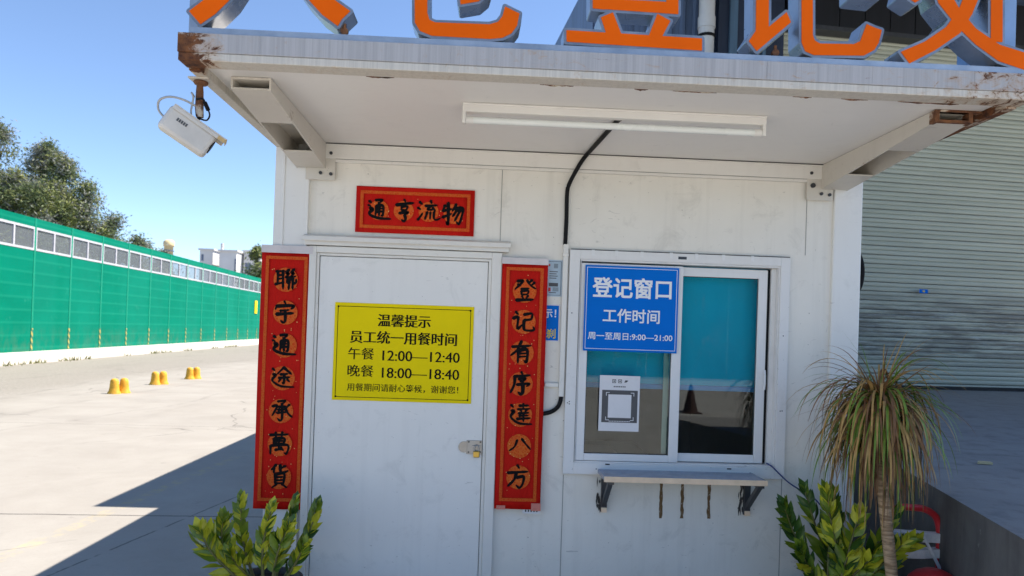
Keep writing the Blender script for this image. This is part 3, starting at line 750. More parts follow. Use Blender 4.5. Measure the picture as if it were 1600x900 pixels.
# shelf
mb = MB(); mb.box(1.668, 2.462, -.197, .012, .895, .915, 0)
sh = mb.build('shelf', M['shelftop'], bo, bevel=.002)
mb = MB(); mb.box(1.668, 2.464, -.203, -.1975, .890, .9165); mb.build('shelf_edge', M['shelfedge'], sh, bevel=.001)
for x in (1.690, 2.425):
    mb = MB(); mb.box(x, x+.030, -.012, .012, .700, .894)
    mb.prism([(x+.004, -.012, .730), (x+.004, -.012, .760), (x+.004, -.165, .894), (x+.004, -.190, .894), (x+.004, -.180, .880)], (0, 0, 0), (.022, 0, 0))
    mb.box(x, x+.030, -.185, -.012, .874, .894)
    mb.build('shelf_bracket', M['charcoal'], sh)
    mb = MB(); mb.box(x+.001, x+.029, -.0165, -.0125, .698, .722); mb.build('bracket_end', M['shelfedge'], sh)
mb = MB(); rr = random.Random(12)
for x in (1.678, 1.684, 2.408, 2.415, 2.42):
    for k in range(7):
        z = .715+.15*rr.random()**1.4; a = rr.uniform(.002, .006); hh = rr.uniform(.008, .03)
        xx = x+rr.uniform(-.008, .006)
        mb.prism([(xx-a, YF, z), (xx, YF, z-hh), (xx+a, YF, z), (xx, YF, z+hh)], (0, 0, 0), (0, -.002-.0003*k-rr.random()*.0002, 0))
mb.build('sealant_smear', M['seam'], sh)
for i, (x, z) in enumerate(((2.000, .668), (2.110, .670), (2.248, .672))):
    mb = MB(); rr = random.Random(i)
    k = 14; L = [(x-.007+rr.uniform(-.0025, .0025), YF-.0015, z+(.88-z)*j/k) for j in range(k+1)]
    Q = [(x+.009+rr.uniform(-.0025, .0025), YF-.0015, z+(.88-z)*j/k) for j in range(k+1)]
    mb.add(L+Q, [(j, k+1+j, k+2+j, j+1) for j in range(k)]); mb.build('glue_strip', M['glue'], bo)

# padlock hanging in the hasp
pl = empty('padlock', (1.052, -.016, .965), 'small brass padlock hanging from the steel hasp of the grey door', 'padlock')
mb = MB(); mb.box(1.036, 1.068, -.023, -.009, .958, .990); mb.build('lock_body', M['brass'], pl, bevel=.004)
mb = MB(); mb.tube([(1.042, -.016, .988), (1.042, -.016, 1.004), (1.046, -.016, 1.015), (1.053, -.016, 1.019), (1.060, -.016, 1.015), (1.063, -.016, 1.004), (1.063, -.016, .988)], .003, 8)
mb.build('shackle', M['steel'], pl)

# ------------------------------------------------------------------ red paper banners
def banner(name, label, x0, x1, z0, z1, y, chars, vertical, skew=0., size=.125, topstrip=None, tilt=None, curl=0.):
    cx = (x0+x1)/2
    bow = lambda x, z: (.004*math.sin((z-z0)*7)+.003*math.sin((x-x0)*14+z*3))*curl
    root = MB(); nx, nz = 6, 36
    vs = [(x0+(x1-x0)*i/nx, y+bow(x0+(x1-x0)*i/nx, z0+(z1-z0)*j/nz), z0+(z1-z0)*j/nz) for j in range(nz+1) for i in range(nx+1)]
    root.add(vs, [(j*(nx+1)+i, j*(nx+1)+i+1, (j+1)*(nx+1)+i+1, (j+1)*(nx+1)+i) for j in range(nz) for i in range(nx)], 0, True)
    o = root.build(name, M['red'], label=label, cat='banner', group='red paper banners around the door'); root_mesh(o)
    sol = o.modifiers.new('thickness', 'SOLIDIFY'); sol.thickness = .0006; sol.offset = 1
    yb = y-.0045*curl-.0035*curl
    parts = []
    W_ = x1-x0; H = z1-z0
    m = MB(); ring(m, x0+.022, x1-.022, z0+.040 if vertical else z0+.022, z1-.022, .016, yb-.0008)
    m2 = MB(); ring(m2, x0+.034, x1-.034, z0+.052 if vertical else z0+.034, z1-.034, .003, yb-.0014); 
    m.build('border', M['gold'], o); m2.build('inner_border', M['gold'], o)
    fl = MB(); rr = random.Random(len(name)+int(x0*100))
    for i, ch in enumerate(chars):
        if vertical:
            zc = z1-.135-(z1-z0-.30)*i/(len(chars)-1); xc = cx+rr.uniform(-.004, .004)
        else:
            zc = (z0+z1)/2+rr.uniform(-.004, .004); xc = x0+.115+(x1-x0-.22)*i/(len(chars)-1)
        med = MB(); ink = MB(); disc(med, xc, zc-.004, .060 if vertical else .050, yb-.0012)
        brush(ink, ch, xc+rr.uniform(-.004, .004), zc, size*rr.uniform(.95, 1.05), yb-.0020)
        med.build('medallion', M['medal'], o); ink.build('written_character', M['ink'], o)
    k_ = 0
    for i in range(46 if vertical else 16):
        disc(fl, rr.uniform(x0+.05, x1-.05), rr.uniform(z0+.07, z1-.05), rr.uniform(.0012, .0028), yb-.0016-.000005*i, 7)
    fl.build('gold_fleck', M['fleck'], o)
    if topstrip:
        m = MB(); m.box(x0-.002, x1+.001, yb-.0012, yb-.0006, z1-.006, z1+topstrip); m.build('paper_edge', M['tape'], o)
    return o
banner('door_couplet', 'tall red banner hung at the left corner post, seven black characters beginning 聯宇通途', -.046, .203, .675, 1.954, -.012, '聯宇通途承萬貨', True, topstrip=.032, size=.128, curl=.6)
o = banner('door_couplet', 'tall red banner between door and window, seven black characters beginning 登记有序', 1.150, 1.381, .706, 1.941, -.022, '登记有序達八方', True, topstrip=.026, size=.128, curl=.6)
tp = plain('red_tinted_tape', (.55, .16, .13), .3)
mb = MB(); mb.box(1.160, 1.205, -.0268, -.0262, .704, .724); mb.build('tape', tp, o)
mb = MB(); mb.box(1.335, 1.383, -.0268, -.0262, .700, .738); mb.build('tape', tp, o)
banner('lintel_banner', 'wide red banner above the door with four black characters 通亨流物', .405, 1.0, 2.069, 2.302, .004, '通亨流物', False, size=.128, curl=.35)
mb = MB(); mb.box(1.293, 1.382, -.0165, -.016, .684, .712)
for i in range(5): rect(mb, 1.305+.014*i, 1.313+.014*i, .692, .703, -.0168, 1)
mb.build('paper_tag', [M['paper'], M['print_grey']], label='white paper slip showing below the right red banner', cat='paper')

# ------------------------------------------------------------------ notice boards
y = -.0032
mb = MB(); mb.box(.321, 1.016, y-.0022, y, 1.225, 1.713); o = mb.build('notice_board', M['yellow'], bevel=.001, label='yellow staff meal times notice on the grey door', cat='sign'); root_mesh(o)
mb = MB(); ring(mb, .336, 1.001, 1.240, 1.696, .0028, y-.0030)
for x in (.339, .998):
    for z in (1.243, 1.693): disc(mb, x, z, .005, y-.0034, 12)
mb.build('border_line', M['print_black'], o)
yy = y-.0032
mb = MB(); write(mb, '温馨提示', .668, 1.630, yy, .068, w=.262, bold=0, fat=.030); mb.build('text_line', M['print_black'], o)
mb = MB(); write(mb, '员工统一用餐时间', .668, 1.544, yy, .068, w=.530, bold=0, fat=.030); mb.build('text_line', M['print_black'], o)
mb = MB(); write(mb, '午餐', .395, 1.460, yy, .064, 'l', w=.128, bold=-.004, fat=.016); mb.build('text_line', M['print_black'], o)
mb = MB(); write(mb, '12:00—12:40', .566, 1.457, yy, .074, 'l', w=.385, bold=-.004, fat=.018); mb.build('text_line', M['print_black'], o)
mb = MB(); write(mb, '晚餐', .395, 1.374, yy, .064, 'l', w=.128, bold=-.004, fat=.016); mb.build('text_line', M['print_black'], o)
mb = MB(); write(mb, '18:00—18:40', .566, 1.371, yy, .074, 'l', w=.385, bold=-.004, fat=.018); mb.build('text_line', M['print_black'], o)
mb = MB(); write(mb, '用餐期间请耐心等候，谢谢您！', .672, 1.292, yy, .042, w=.555, bold=-.004, fat=.012); mb.build('text_line', M['print_black'], o)


y = -.012
mb = MB(); mb.box(1.571, 2.050, y-.003, y, 1.512, 1.946); o = mb.build('opening_hours_sign', M['signblue'], bevel=.001, label='blue registration window sign with white opening hours on the left sash', cat='sign'); root_mesh(o)
mb = MB(); yy = y-.0042
ring(mb, 1.580, 2.041, 1.523, 1.936, .0024, yy); mb.build('border_line', M['print_white'], o)
mb = MB(); write(mb, '登记窗口', 1.812, 1.835, yy, .108, w=.400, bold=.026); mb.build('text_line', M['print_white'], o)
mb = MB(); write(mb, '工作时间', 1.812, 1.694, yy, .074, w=.288, bold=.022); mb.build('text_line', M['print_white'], o)
mb = MB(); write(mb, '周一至周日:9:00—21:00', 1.810, 1.590, yy, .040, w=.430, bold=.016); mb.build('text_line', M['print_white'], o)


y = -.004
mb = MB(); mb.box(1.664, 1.870, y-.0008, y, 1.108, 1.390); o = mb.build('poster', M['paper'], label='white paper payment poster with dark grey block on the left window pane', cat='poster'); root_mesh(o)
mb = MB(); rect(mb, 1.678, 1.860, 1.152, 1.316, y-.0014); mb.build('grey_block', M['print_grey'], o)
mb = MB(); yy = y-.0019
rect(mb, 1.710, 1.828, 1.176, 1.294, yy)
for (cx_, cz_, sx, sz) in ((1.698, 1.305, 1, -1), (1.842, 1.305, -1, -1), (1.698, 1.163, 1, 1), (1.842, 1.163, -1, 1)):
    rect(mb, min(cx_, cx_+sx*.018), max(cx_, cx_+sx*.018), min(cz_, cz_+sz*.003), max(cz_, cz_+sz*.003), yy)
    rect(mb, min(cx_, cx_+sx*.003), max(cx_, cx_+sx*.003), min(cz_+sz*.003, cz_+sz*.018), max(cz_+sz*.003, cz_+sz*.018), yy)
for i in range(13): rect(mb, 1.716+.0085*i, 1.7215+.0085*i, 1.1565, 1.1605, yy)
mb.build('white_square', M['paper'], o)
mb = MB()
for x in (1.728, 1.758): ring(mb, x, x+.019, 1.352, 1.371, .003, y-.0015); disc(mb, x+.0095, 1.3615, .004, y-.0016, 10)
mb.add([(1.789, y-.0015, 1.355), (1.802, y-.0015, 1.357), (1.810, y-.0015, 1.366), (1.795, y-.0015, 1.368)], [(0, 1, 2, 3)])
for i in range(7): rect(mb, 1.736+.009*i, 1.7425+.009*i, 1.331, 1.337, y-.0015)
mb.build('icon', M['print_grey'], o)

y = .0135
mb = MB(); mb.box(1.25, 1.458, y-.0008, y, 1.781, 1.966); o = mb.build('notice_label', M['label_blue'], label='pale blue grey printed label beside the conduit, half behind the right red banner', cat='label'); root_mesh(o)
mb = MB(); ring(mb, 1.256, 1.452, 1.787, 1.960, .002, y-.0014)
rect(mb, 1.39, 1.437, 1.832, 1.850, y-.0015); 
for i, z in enumerate((1.872, 1.883, 1.894, 1.905, 1.798)): rect(mb, 1.392, 1.428+.006*(i % 2), z, z+.004, y-.0015)
for i in range(6):
    rect(mb, 1.413, 1.434, 1.925+.004*i, 1.9270+.004*i, y-.0015)
    rect(mb, 1.410, 1.440, 1.808+.0035*i, 1.8095+.0035*i, y-.0015)
mb.build('print', M['print_grey'], o)
mb = MB(); rect(mb, 1.386, 1.394, 1.935, 1.945, y-.0016); rect(mb, 1.388, 1.400, 1.806, 1.826, y-.0016); mb.build('red_print', plain('printed_red', (.5, .03, .03), .5), o)
mb = MB(); mb.box(1.23, 1.452, y-.0010, y-.0001, 1.551, 1.741); o = mb.build('warning_sign', M['paper'], label='small blue sign with yellow writing, mostly behind the right red banner', cat='sign'); root_mesh(o)
mb = MB(); rect(mb, 1.236, 1.446, 1.557, 1.735, y-.0016); mb.build('blue_field', M['signblue'], o)
mb = MB(); write(mb, '示！', 1.432, 1.695, y-.0022, .05, 'r', bold=.02); mb.build('lettering', M['print_white'], o)
mb = MB(); write(mb, '刹', 1.432, 1.592, y-.0022, .052, 'r', bold=.02); mb.build('yellow_lettering', M['print_yellow'], o)

# ------------------------------------------------------------------ cables, conduit, lamp
mb = MB(); mb.box(1.457, 1.482, -.012, .0145, 1.275, 2.047); mb.box(1.454, 1.485, -.015, .0145, 1.985, 2.0)
mb.box(1.385, 1.456, -.004, .0145, 1.321, 1.343)
mb.build('cable_trunking', M['frame'], bevel=.003, label='white plastic cable trunking running down beside the window frame', cat='trunking')
mb = MB(); mb.tube(catmull([(1.600, -.70, 2.485), (1.598, -.62, 2.496), (1.575, -.30, 2.497), (1.555, -.06, 2.495), (1.535, -.030, 2.47), (1.512, -.022, 2.43), (1.478, -.010, 2.36), (1.467, .002, 2.31), (1.468, .004, 2.18), (1.466, .004, 2.045)], 6), .0105, 10)
o = mb.build('power_cable', M['black'], label='black cable from the ceiling lamp down the wall to the trunking', cat='cable'); root_mesh(o)
mb = MB(); mb.box(1.452, 1.480, -.008, .014, 2.338, 2.346); mb.build('cable_clip', M['white'], o)
mb = MB(); mb.tube(catmull([(1.470, .0, 1.285), (1.468, -.001, 1.255), (1.455, -.002, 1.222), (1.425, -.003, 1.198), (1.385, -.003, 1.186), (1.33, .0, 1.18)], 6), .011, 10)
mb.build('conduit_elbow', M['black'], label='black bent conduit from the trunking behind the right red banner', cat='conduit')
mb = MB(); mb.tube(catmull([(2.545, .02, .962), (2.56, -.012, .952), (2.60, -.016, .915), (2.645, -.014, .876), (2.70, -.012, .842), (2.75, -.02, .822), (2.80, -.05, .77), (2.84, -.07, .70), (2.86, -.06, .50)], 6), .0035, 8)
mb.build('blue_wire', M['bluewire'], label='thin blue wire hanging from the window corner into the plant', cat='wire')
mb = MB(); mb.tube(catmull([(2.99, .09, 2.15), (3.012, .07, 2.09), (3.030, .05, 2.02), (3.036, .05, 1.95), (3.026, .06, 1.88), (2.998, .09, 1.83)], 6), .010, 10)
mb.build('cable_loop', M['black'], label='black cable bowing out from the right corner post', cat='cable')
lamp = empty('tube_lamp', (1.57, -.735, 2.42), 'unlit white fluorescent tube lamp under the canopy', 'lamp')
mb = MB(); mb.box(.953, 2.187, -.752, -.718, 2.470, 2.5055); mb.box(.953, 2.187, -.758, -.712, 2.496, 2.505); mb.build('housing', M['white'], lamp, bevel=.003)
for x0, x1 in ((.953, .968), (2.172, 2.187)):
    mb = MB(); mb.box(x0, x1, -.752, -.716, 2.424, 2.472); mb.build('lamp_holder', M['white'], lamp, bevel=.004)
mb = MB(); mb.tube([(.998, -.735, 2.440), (2.142, -.735, 2.440)], .0135, 16); mb.build('tube', M['tube'], lamp)
for x0, x1 in ((.9685, .998), (2.142, 2.1715)):
    mb = MB(); mb.tube([(x0, -.735, 2.440), (x1, -.735, 2.440)], .0155, 16); mb.build('end_cap', M['white'], lamp)

# ------------------------------------------------------------------ security camera
cc = empty('security_camera', (.0, -.95, 2.48), 'aged white security camera dangling from the rusty canopy corner', 'security camera')
mb = MB(); mb.lathe([(.001, 2.471), (.024, 2.471), (.026, 2.466), (.022, 2.460), (.001, 2.459)], (.005, -.955, 0), 18); mb.lathe([(.011, 2.47), (.013, 2.43), (.014, 2.37), (.011, 2.345)], (.002, -.955, 0), 12)
mb.tube([(.002, -.955, 2.44), (.006, -.955, 2.34)], .013, 10); mb.build('mount_arm', M['rust'], cc)
mb = MB(); mb.box(-.030, .046, -.99, -.92, 2.472, 2.479); mb.build('mount_plate', M['lip'], cc, bevel=.003)
mb = MB(); mb.tube([(.006, -.955, 2.345), (-.004, -.952, 2.325)], .006, 8); mb.build('swivel', M['black'], cc)
CM = Matrix.Translation((-.028, -.95, 2.290)) @ Matrix.Scale(.87, 4) @ Matrix.Rotation(R(33), 4, 'Y') @ Matrix.Rotation(R(20), 4, 'Z') @ Matrix.Rotation(R(-10), 4, 'X')
mb = MB(); mb.box(-.110, .098, -.040, .040, -.066, .046, mat=CM)
hb = mb.build('housing', M['cctv'], cc, bevel=.014)
mb = MB(); mb.box(-.100, .132, -.047, .047, .0465, .052, mat=CM); mb.box(-.10, .125, -.047, -.0435, .030, .0462, mat=CM); mb.box(-.10, .125, .0435, .047, .03, .0462, mat=CM)
mb.build('sun_hood', [M['cctv']], cc, bevel=.002)
mb = MB(); mb.box(.1325, .1355, -.047, .047, .040, .0525, mat=CM); mb.box(.1005, .1320, -.0475, -.0470, .030, .0460, mat=CM); mb.build('hood_lip', M['cctv_yellow'], cc)
mb = MB(); mb.tube([CM @ Vector((.096, 0, -.008)), CM @ Vector((.1015, 0, -.008))], .026, 16); mb.build('lens', M['black'], cc)
mb = MB()
for i in range(5): mb.box(-.062+.0095*i, -.055+.0095*i, -.0412, -.0402, -.004, .010, mat=CM)
mb.build('marking', M['print_grey'], cc)
mb = MB(); mb.tube(catmull([(.0, -.955, 2.375), (-.04, -.985, 2.392), (-.09, -.99, 2.400), (-.130, -.98, 2.388), (-.140, -.96, 2.358), (-.112, -.955, 2.326)], 6), .0042, 8)
mb.tube(catmull([(-.012, -.965, 2.41), (-.022, -.968, 2.425), (-.014, -.97, 2.405), (-.020, -.97, 2.36), (-.016, -.97, 2.33)], 5), .0035, 7)
mb.build('cable', M['greycable'], cc)
mb = MB(); mb.tube([(.026, -.965, 2.392), (.040, -.968, 2.365)], .008, 8); mb.tube(catmull([(.040, -.968, 2.366), (.046, -.968, 2.345), (.035, -.965, 2.328), (.012, -.962, 2.332)], 5), .003, 7)
mb.tube(catmull([(.0, -.975, 2.40), (.022, -.978, 2.402), (.026, -.968, 2.394)], 4), .004, 7); mb.build('plug_lead', M['black'], cc)

# ------------------------------------------------------------------ rooftop sign: frame and channel letters
sf = empty('sign_scaffold', (1.5, -1.0, 2.58), 'galvanised steel frame on the canopy carrying the orange letters', 'sign scaffold')
mb = MB(); mb.box(.03, 2.98, -1.128, -1.085, 2.579, 2.600); mb.box(.03, 2.98, -1.09, -1.085, 2.600, 2.615); mb.build('base_rail', M['galv'], sf)
for x, m_ in ((-.015, M['galv']), (2.90, M['blueframe']), (3.03, M['blueframe'])):
    mb = MB(); mb.box(x-.03, x+.03, -.96, -.90, 2.579, 3.42); mb.build('post', m_, sf, bevel=.003)
mb = MB(); mb.box(-.02, 3.06, -.955, -.905, 3.30, 3.35); mb.build('top_rail', M['galv'], sf)
mb = MB(); mb.tube([(2.86, -.93, 2.60), (2.995, -.93, 2.95)], .018, 8); mb.build('brace', M['blueframe'], sf)
for x in (.06, .55, .86, 1.08, 1.34, 1.76, 2.07, 2.32, 2.55, 2.97):
    mb = MB(); mb.tube([(x, -1.105, 2.60), (x, -1.105, 2.645)], .006, 8); mb.tube([(x, -1.112, 2.618), (x, -1.098, 2.618)], .013, 10); mb.build('anchor_bolt', M['rust'], sf)
# stroke outlines of the five letters, (x, z) in metres
LETTERS = {
'入': [[(0.026,2.653),(0.066,2.61),(0.114,2.647),(0.161,2.698),(0.215,2.789),(0.264,2.913),(0.285,3.013),(0.271,3.096),(0.23,3.143),(0.223,3.032),(0.189,2.909),(0.135,2.785),(0.085,2.703)],[(0.179,3.173),(0.316,3.181),(0.326,3.06),(0.355,2.94),(0.415,2.833),(0.472,2.759),(0.517,2.717),(0.572,2.681),(0.544,2.652),(0.531,2.627),(0.476,2.664),(0.429,2.712),(0.366,2.793),(0.304,2.904),(0.271,3.035),(0.261,3.118),(0.181,3.113)]],
'仓': [[(0.782,2.942),(0.828,2.942),(0.836,2.689),(0.844,2.665),(0.864,2.657),(1.052,2.66),(1.081,2.67),(1.096,2.691),(1.104,2.725),(1.135,2.711),(1.155,2.703),(1.148,2.66),(1.129,2.632),(1.098,2.615),(1.054,2.609),(0.855,2.61),(0.812,2.625),(0.794,2.653)],[(0.782,2.942),(1.043,2.945),(1.048,2.8),(1.038,2.762),(1.012,2.738),(0.95,2.724),(0.942,2.766),(0.988,2.777),(1.001,2.809),(0.998,2.893),(0.783,2.893)],[(0.938,3.218),(0.99,3.188),(0.873,3.047),(0.734,2.928),(0.688,2.965),(0.817,3.077)],[(0.938,3.218),(0.988,3.243),(1.115,3.106),(1.271,2.998),(1.232,2.951),(1.084,3.048),(0.953,3.174)]],
'登': [[(1.32,2.653),(1.799,2.648),(1.8,2.605),(1.322,2.613)],[(1.439,2.704),(1.481,2.724),(1.516,2.643),(1.463,2.64)],[(1.638,2.727),(1.685,2.704),(1.654,2.641),(1.608,2.643)],[(1.403,2.92),(1.446,2.92),(1.452,2.732),(1.41,2.734)],[(1.663,2.921),(1.706,2.921),(1.712,2.729),(1.669,2.732)],[(1.408,2.77),(1.711,2.77),(1.712,2.729),(1.41,2.734)],[(1.403,2.92),(1.706,2.921),(1.707,2.88),(1.405,2.88)],[(1.409,3.015),(1.692,3.017),(1.693,2.976),(1.411,2.974)],[(1.346,3.242),(1.537,3.247),(1.527,3.197),(1.452,3.08),(1.321,2.96),(1.291,2.995),(1.406,3.1),(1.459,3.204),(1.347,3.2)],[(1.326,3.158),(1.37,3.179),(1.417,3.123),(1.384,3.099)],[(1.581,3.279),(1.626,3.282),(1.676,3.161),(1.828,3.022),(1.79,2.986),(1.643,3.114)],[(1.696,3.241),(1.737,3.218),(1.676,3.156),(1.652,3.186)],[(1.755,3.176),(1.79,3.149),(1.719,3.091),(1.695,3.121)]],
'记': [[(1.981,3.065),(2.025,3.065),(2.035,2.694),(1.995,2.613),(1.965,2.647),(1.989,2.685)],[(1.995,2.613),(1.974,2.657),(2.035,2.701),(2.097,2.756),(2.114,2.721)],[(1.918,3.066),(2.025,3.065),(2.027,3.015),(1.919,3.014)],[(1.951,3.245),(1.991,3.274),(2.052,3.182),(2.013,3.153)],[(2.143,3.01),(2.183,3.01),(2.194,2.679),(2.201,2.661),(2.22,2.651),(2.342,2.655),(2.365,2.667),(2.386,2.729),(2.414,2.718),(2.442,2.71),(2.432,2.664),(2.417,2.638),(2.38,2.616),(2.2,2.609),(2.168,2.621),(2.154,2.652)],[(2.13,3.255),(2.412,3.258),(2.425,2.83),(2.378,2.83),(2.367,3.205),(2.131,3.205)],[(2.142,3.01),(2.419,3.012),(2.421,2.962),(2.144,2.96)],[(2.338,2.862),(2.424,2.862),(2.425,2.825),(2.339,2.83)]],
'处': [[(2.513,2.636),(2.546,2.596),(2.64,2.649),(2.727,2.713),(2.769,2.784),(2.797,2.858),(2.831,2.998),(2.838,3.09),(2.786,3.092),(2.775,2.995),(2.75,2.879),(2.719,2.797),(2.675,2.733),(2.599,2.677)],[(2.602,2.963),(2.649,2.979),(2.68,2.864),(2.724,2.797),(2.785,2.732),(2.873,2.679),(2.963,2.656),(3.117,2.64),(3.095,2.584),(2.965,2.594),(2.87,2.621),(2.786,2.675),(2.717,2.735),(2.644,2.818)],[(2.582,3.236),(2.63,3.221),(2.605,3.031),(2.576,2.824),(2.56,2.814),(2.517,2.839),(2.554,3.006)],[(2.586,3.127),(2.836,3.127),(2.838,3.076),(2.576,3.076)],[(2.823,3.342),(2.866,3.343),(2.883,2.689),(2.84,2.689)],[(2.87,3.092),(2.903,3.122),(3.047,3.021),(3.02,2.981)]],
}

def contours(polys, offs, h=.0022):
    """outlines of the union of polygons grown by each offset (signed distance field + marching squares)"""
    P = [np.array(p) for p in polys]; al = np.vstack(P); mg = max(offs)+.012
    x0, z0 = al.min(0)-mg; x1, z1 = al.max(0)+mg
    gx = np.arange(x0, x1, h); gz = np.arange(z0, z1, h); X, Z = np.meshgrid(gx, gz)
    F = np.full(X.shape, 9.)
    for p in P:
        D = np.full(X.shape, 9.); ins = np.zeros(X.shape, bool)
        for (ax, az), (bx, bz) in zip(p, np.roll(p, -1, 0)):
            dx, dz = bx-ax, bz-az; t = np.clip(((X-ax)*dx+(Z-az)*dz)/(dx*dx+dz*dz), 0, 1)
            D = np.minimum(D, np.hypot(X-ax-t*dx, Z-az-t*dz))
            if dz: ins ^= ((az > Z) != (bz > Z)) & (X < ax+(Z-az)*dx/dz)
        F = np.minimum(F, np.where(ins, -D, D))
    out = []
    for off in offs:
        G = F-off; nxt = {}; pts = {}
        def edge(j, i, d):
            k = (j, i, d)
            if k not in pts:
                j2, i2 = (j, i+1) if d == 0 else (j+1, i); t = G[j, i]/(G[j, i]-G[j2, i2])
                pts[k] = (x0+h*(i+(t if d == 0 else 0)), z0+h*(j+(t if d == 1 else 0)))
            return k
        I = (G < 0).astype(int); C = I[:-1, :-1]+2*I[:-1, 1:]+4*I[1:, 1:]+8*I[1:, :-1]
        T = {1: 'LB', 2: 'BR', 3: 'LR', 4: 'RT', 6: 'BT', 7: 'LT', 8: 'TL', 9: 'TB', 11: 'TR', 12: 'RL', 13: 'RB', 14: 'BL', 5: 'LBRT', 10: 'BRTL'}
        for j, i in zip(*np.nonzero((C > 0) & (C < 15))):
            e = {'B': (j, i, 0), 'T': (j+1, i, 0), 'L': (j, i, 1), 'R': (j, i+1, 1)}; q = T[int(C[j, i])]
            for k in range(0, len(q), 2): nxt[edge(*e[q[k]])] = edge(*e[q[k+1]])
        loops = []; seen = set()
        for k in list(nxt):
            if k in seen: continue
            lp = []
            while k not in seen: seen.add(k); lp.append(pts[k]); k = nxt.get(k, k)
            if len(lp) < 8: continue
            # drop points on straight runs
            keep = []; n = len(lp)
            for q in range(n):
                a_, b_, c_ = np.array(lp[q-2]), np.array(lp[q]), np.array(lp[(q+2) % n]); u, v = b_-a_, c_-b_
                if q % 5 == 0 or abs(u[0]*v[1]-u[1]*v[0]) > .10*np.hypot(*u)*np.hypot(*v): keep.append(lp[q])
            loops.append(keep)
        out.append(loops)
    return out
def loops_mesh(loops, extrude):
    cu = bpy.data.curves.new('outline', 'CURVE'); cu.dimensions = '2D'; cu.fill_mode = 'BOTH'; cu.extrude = extrude
    for lp in loops:
        sp = cu.splines.new('POLY'); sp.points.add(len(lp)-1); sp.use_cyclic_u = True
        for q, (x, z) in zip(sp.points, lp): q.co = (x, z, 0, 1)
    o = bpy.data.objects.new('outline', cu); COL.objects.link(o); bpy.context.view_layer.update()
    ev = o.evaluated_get(bpy.context.evaluated_depsgraph_get()); me = ev.to_mesh()
    vs = [v.co.copy() for v in me.vertices]; fs = [tuple(p.vertices) for p in me.polygons]
    ev.to_mesh_clear(); bpy.data.objects.remove(o); bpy.data.curves.remove(cu)
    return vs, fs
def letter(ch, label):
    dep = .085; yf = -1.125
    al = [p for q in LETTERS[ch] for p in q]
    xs = [p[0] for p in al]; z0 = min(p[1] for p in al)
    o = empty('sign_letter', ((min(xs)+max(xs))/2, yf, z0), label, 'sign letter', 'orange letters on the canopy')
    face, rim = contours(LETTERS[ch], (0., .0095))
    for nm, lp, ya, yb, mt in (('casing', rim, yf, yf+dep, M['signsteel']), ('rim', rim, yf-.0025, yf-.0005, M['rim']), ('face', face, yf-.0045, yf-.003, M['orange'])):
        vs, fs = loops_mesh(lp, .5); m = MB(); m.add([Vector((v.x, (ya+yb)/2-v.z*(yb-ya), v.y)) for v in vs], fs); m.build(nm, mt, o)
    return o
letter('入', 'leftmost orange channel letter, two splayed strokes, above the security camera')
letter('仓', 'orange channel letter with a hooked bowl, above the tube lamp left end')
letter('登', 'orange channel letter with a long flat bottom bar, before the white drain pipe')
letter('记', 'orange channel letter with an upturned hook, above the right end of the lamp')
letter('处', 'rightmost orange channel letter with crossing sweeping strokes')

# ------------------------------------------------------------------ plants
def leaf(mb, base, d, up, L, wd, mi, fold=.25, droop=.25, seg=5):
    d = d.normalized(); side = d.cross(up); 
    if side.length < 1e-3: side = Vector((1, 0, 0))
    side.normalize(); nrm = side.cross(d).normalized()
    prof = [.10, .58, .98, .92, .52, .03][:seg+1]
    vs = []
    for i in range(seg+1):
        t = i/seg; c = base+d*L*t-nrm*(-droop*L*t*t)*(-1)
        ww = wd*.5*prof[i]
        vs += [c-side*ww+nrm*ww*fold, c, c+side*ww+nrm*ww*fold]
    fs = []
    for i in range(seg):
        q = 3*i; fs += [(q, q+1, q+4, q+3), (q+1, q+2, q+5, q+4)]
    mb.add(vs, fs, mi, True)
def frond(rr, base, tip, bend, n, L0, wd, weights, parent, root):
    n = int(n*1.35)
    base = Vector(base); tip = Vector(tip); mid = (base+tip)/2+Vector(bend)
    line = catmull([base, mid, tip], 8)
    m = MB(); N = len(line)
    m.tube(line, [.0075*(1-.75*i/(N-1))+.001 for i in range(N)], 7, 3)
    ph = rr.uniform(0, 6.28)
    for k in range(n):
        t = .22+.78*k/(n-1); i = min(N-2, int(t*(N-1))); f = t*(N-1)-i
        p = line[i].lerp(line[i+1], f); ax = (line[i+1]-line[i]).normalized()
        sd = ax.cross(Vector((.45*math.cos(ph), -1, .35+.3*math.sin(ph)))).normalized()
        for sgn in (-1, 1):
            a = rr.uniform(.50, .85)*(1-.40*t)
            d = (ax*math.cos(a)+sd*sgn*math.sin(a)+Vector((rr.uniform(-.15, .15), rr.uniform(-.15, .15), rr.uniform(-.05, .15)))).normalized()
            mi = rr.choices((0, 1, 2), weights)[0]
            s_ = (.75+.45*math.sin(math.pi*min(1, t*1.02)))*rr.uniform(.85, 1.12)
            leaf(m, p, d, (ax.cross(sd)*sgn*0+Vector((rr.uniform(-1.4, 1.4), -1, .45+rr.uniform(-1.0, 1.2)))), L0*s_, wd*s_*.80, mi, .5, rr.uniform(-.1, .2))
    leaf(m, line[-1], (line[-1]-line[-3]), Vector((.2, -1, .2)), L0*.85, wd*.9, rr.choices((0, 1, 2), weights)[0])
    o = m.build('frond', [M['leaf1'], M['leaf2'], M['leaf3'], M['stem']], parent)
def pot(root, c, r, h, z0=0):
    m = MB(); m.lathe([(r*.74, z0), (r*.98, z0+h-.03), (r*1.05, z0+h-.03), (r*1.05, z0+h), (r*.94, z0+h), (r*.92, z0+h-.03)], (c[0], c[1], 0), 32); m.build('pot', M['pot'], root)
    m = MB(); m.lathe([(.01, z0+h-.024), (r*.93, z0+h-.026)], (c[0], c[1], 0), 24); m.build('soil', M['soil'], root)
rr = random.Random(21)
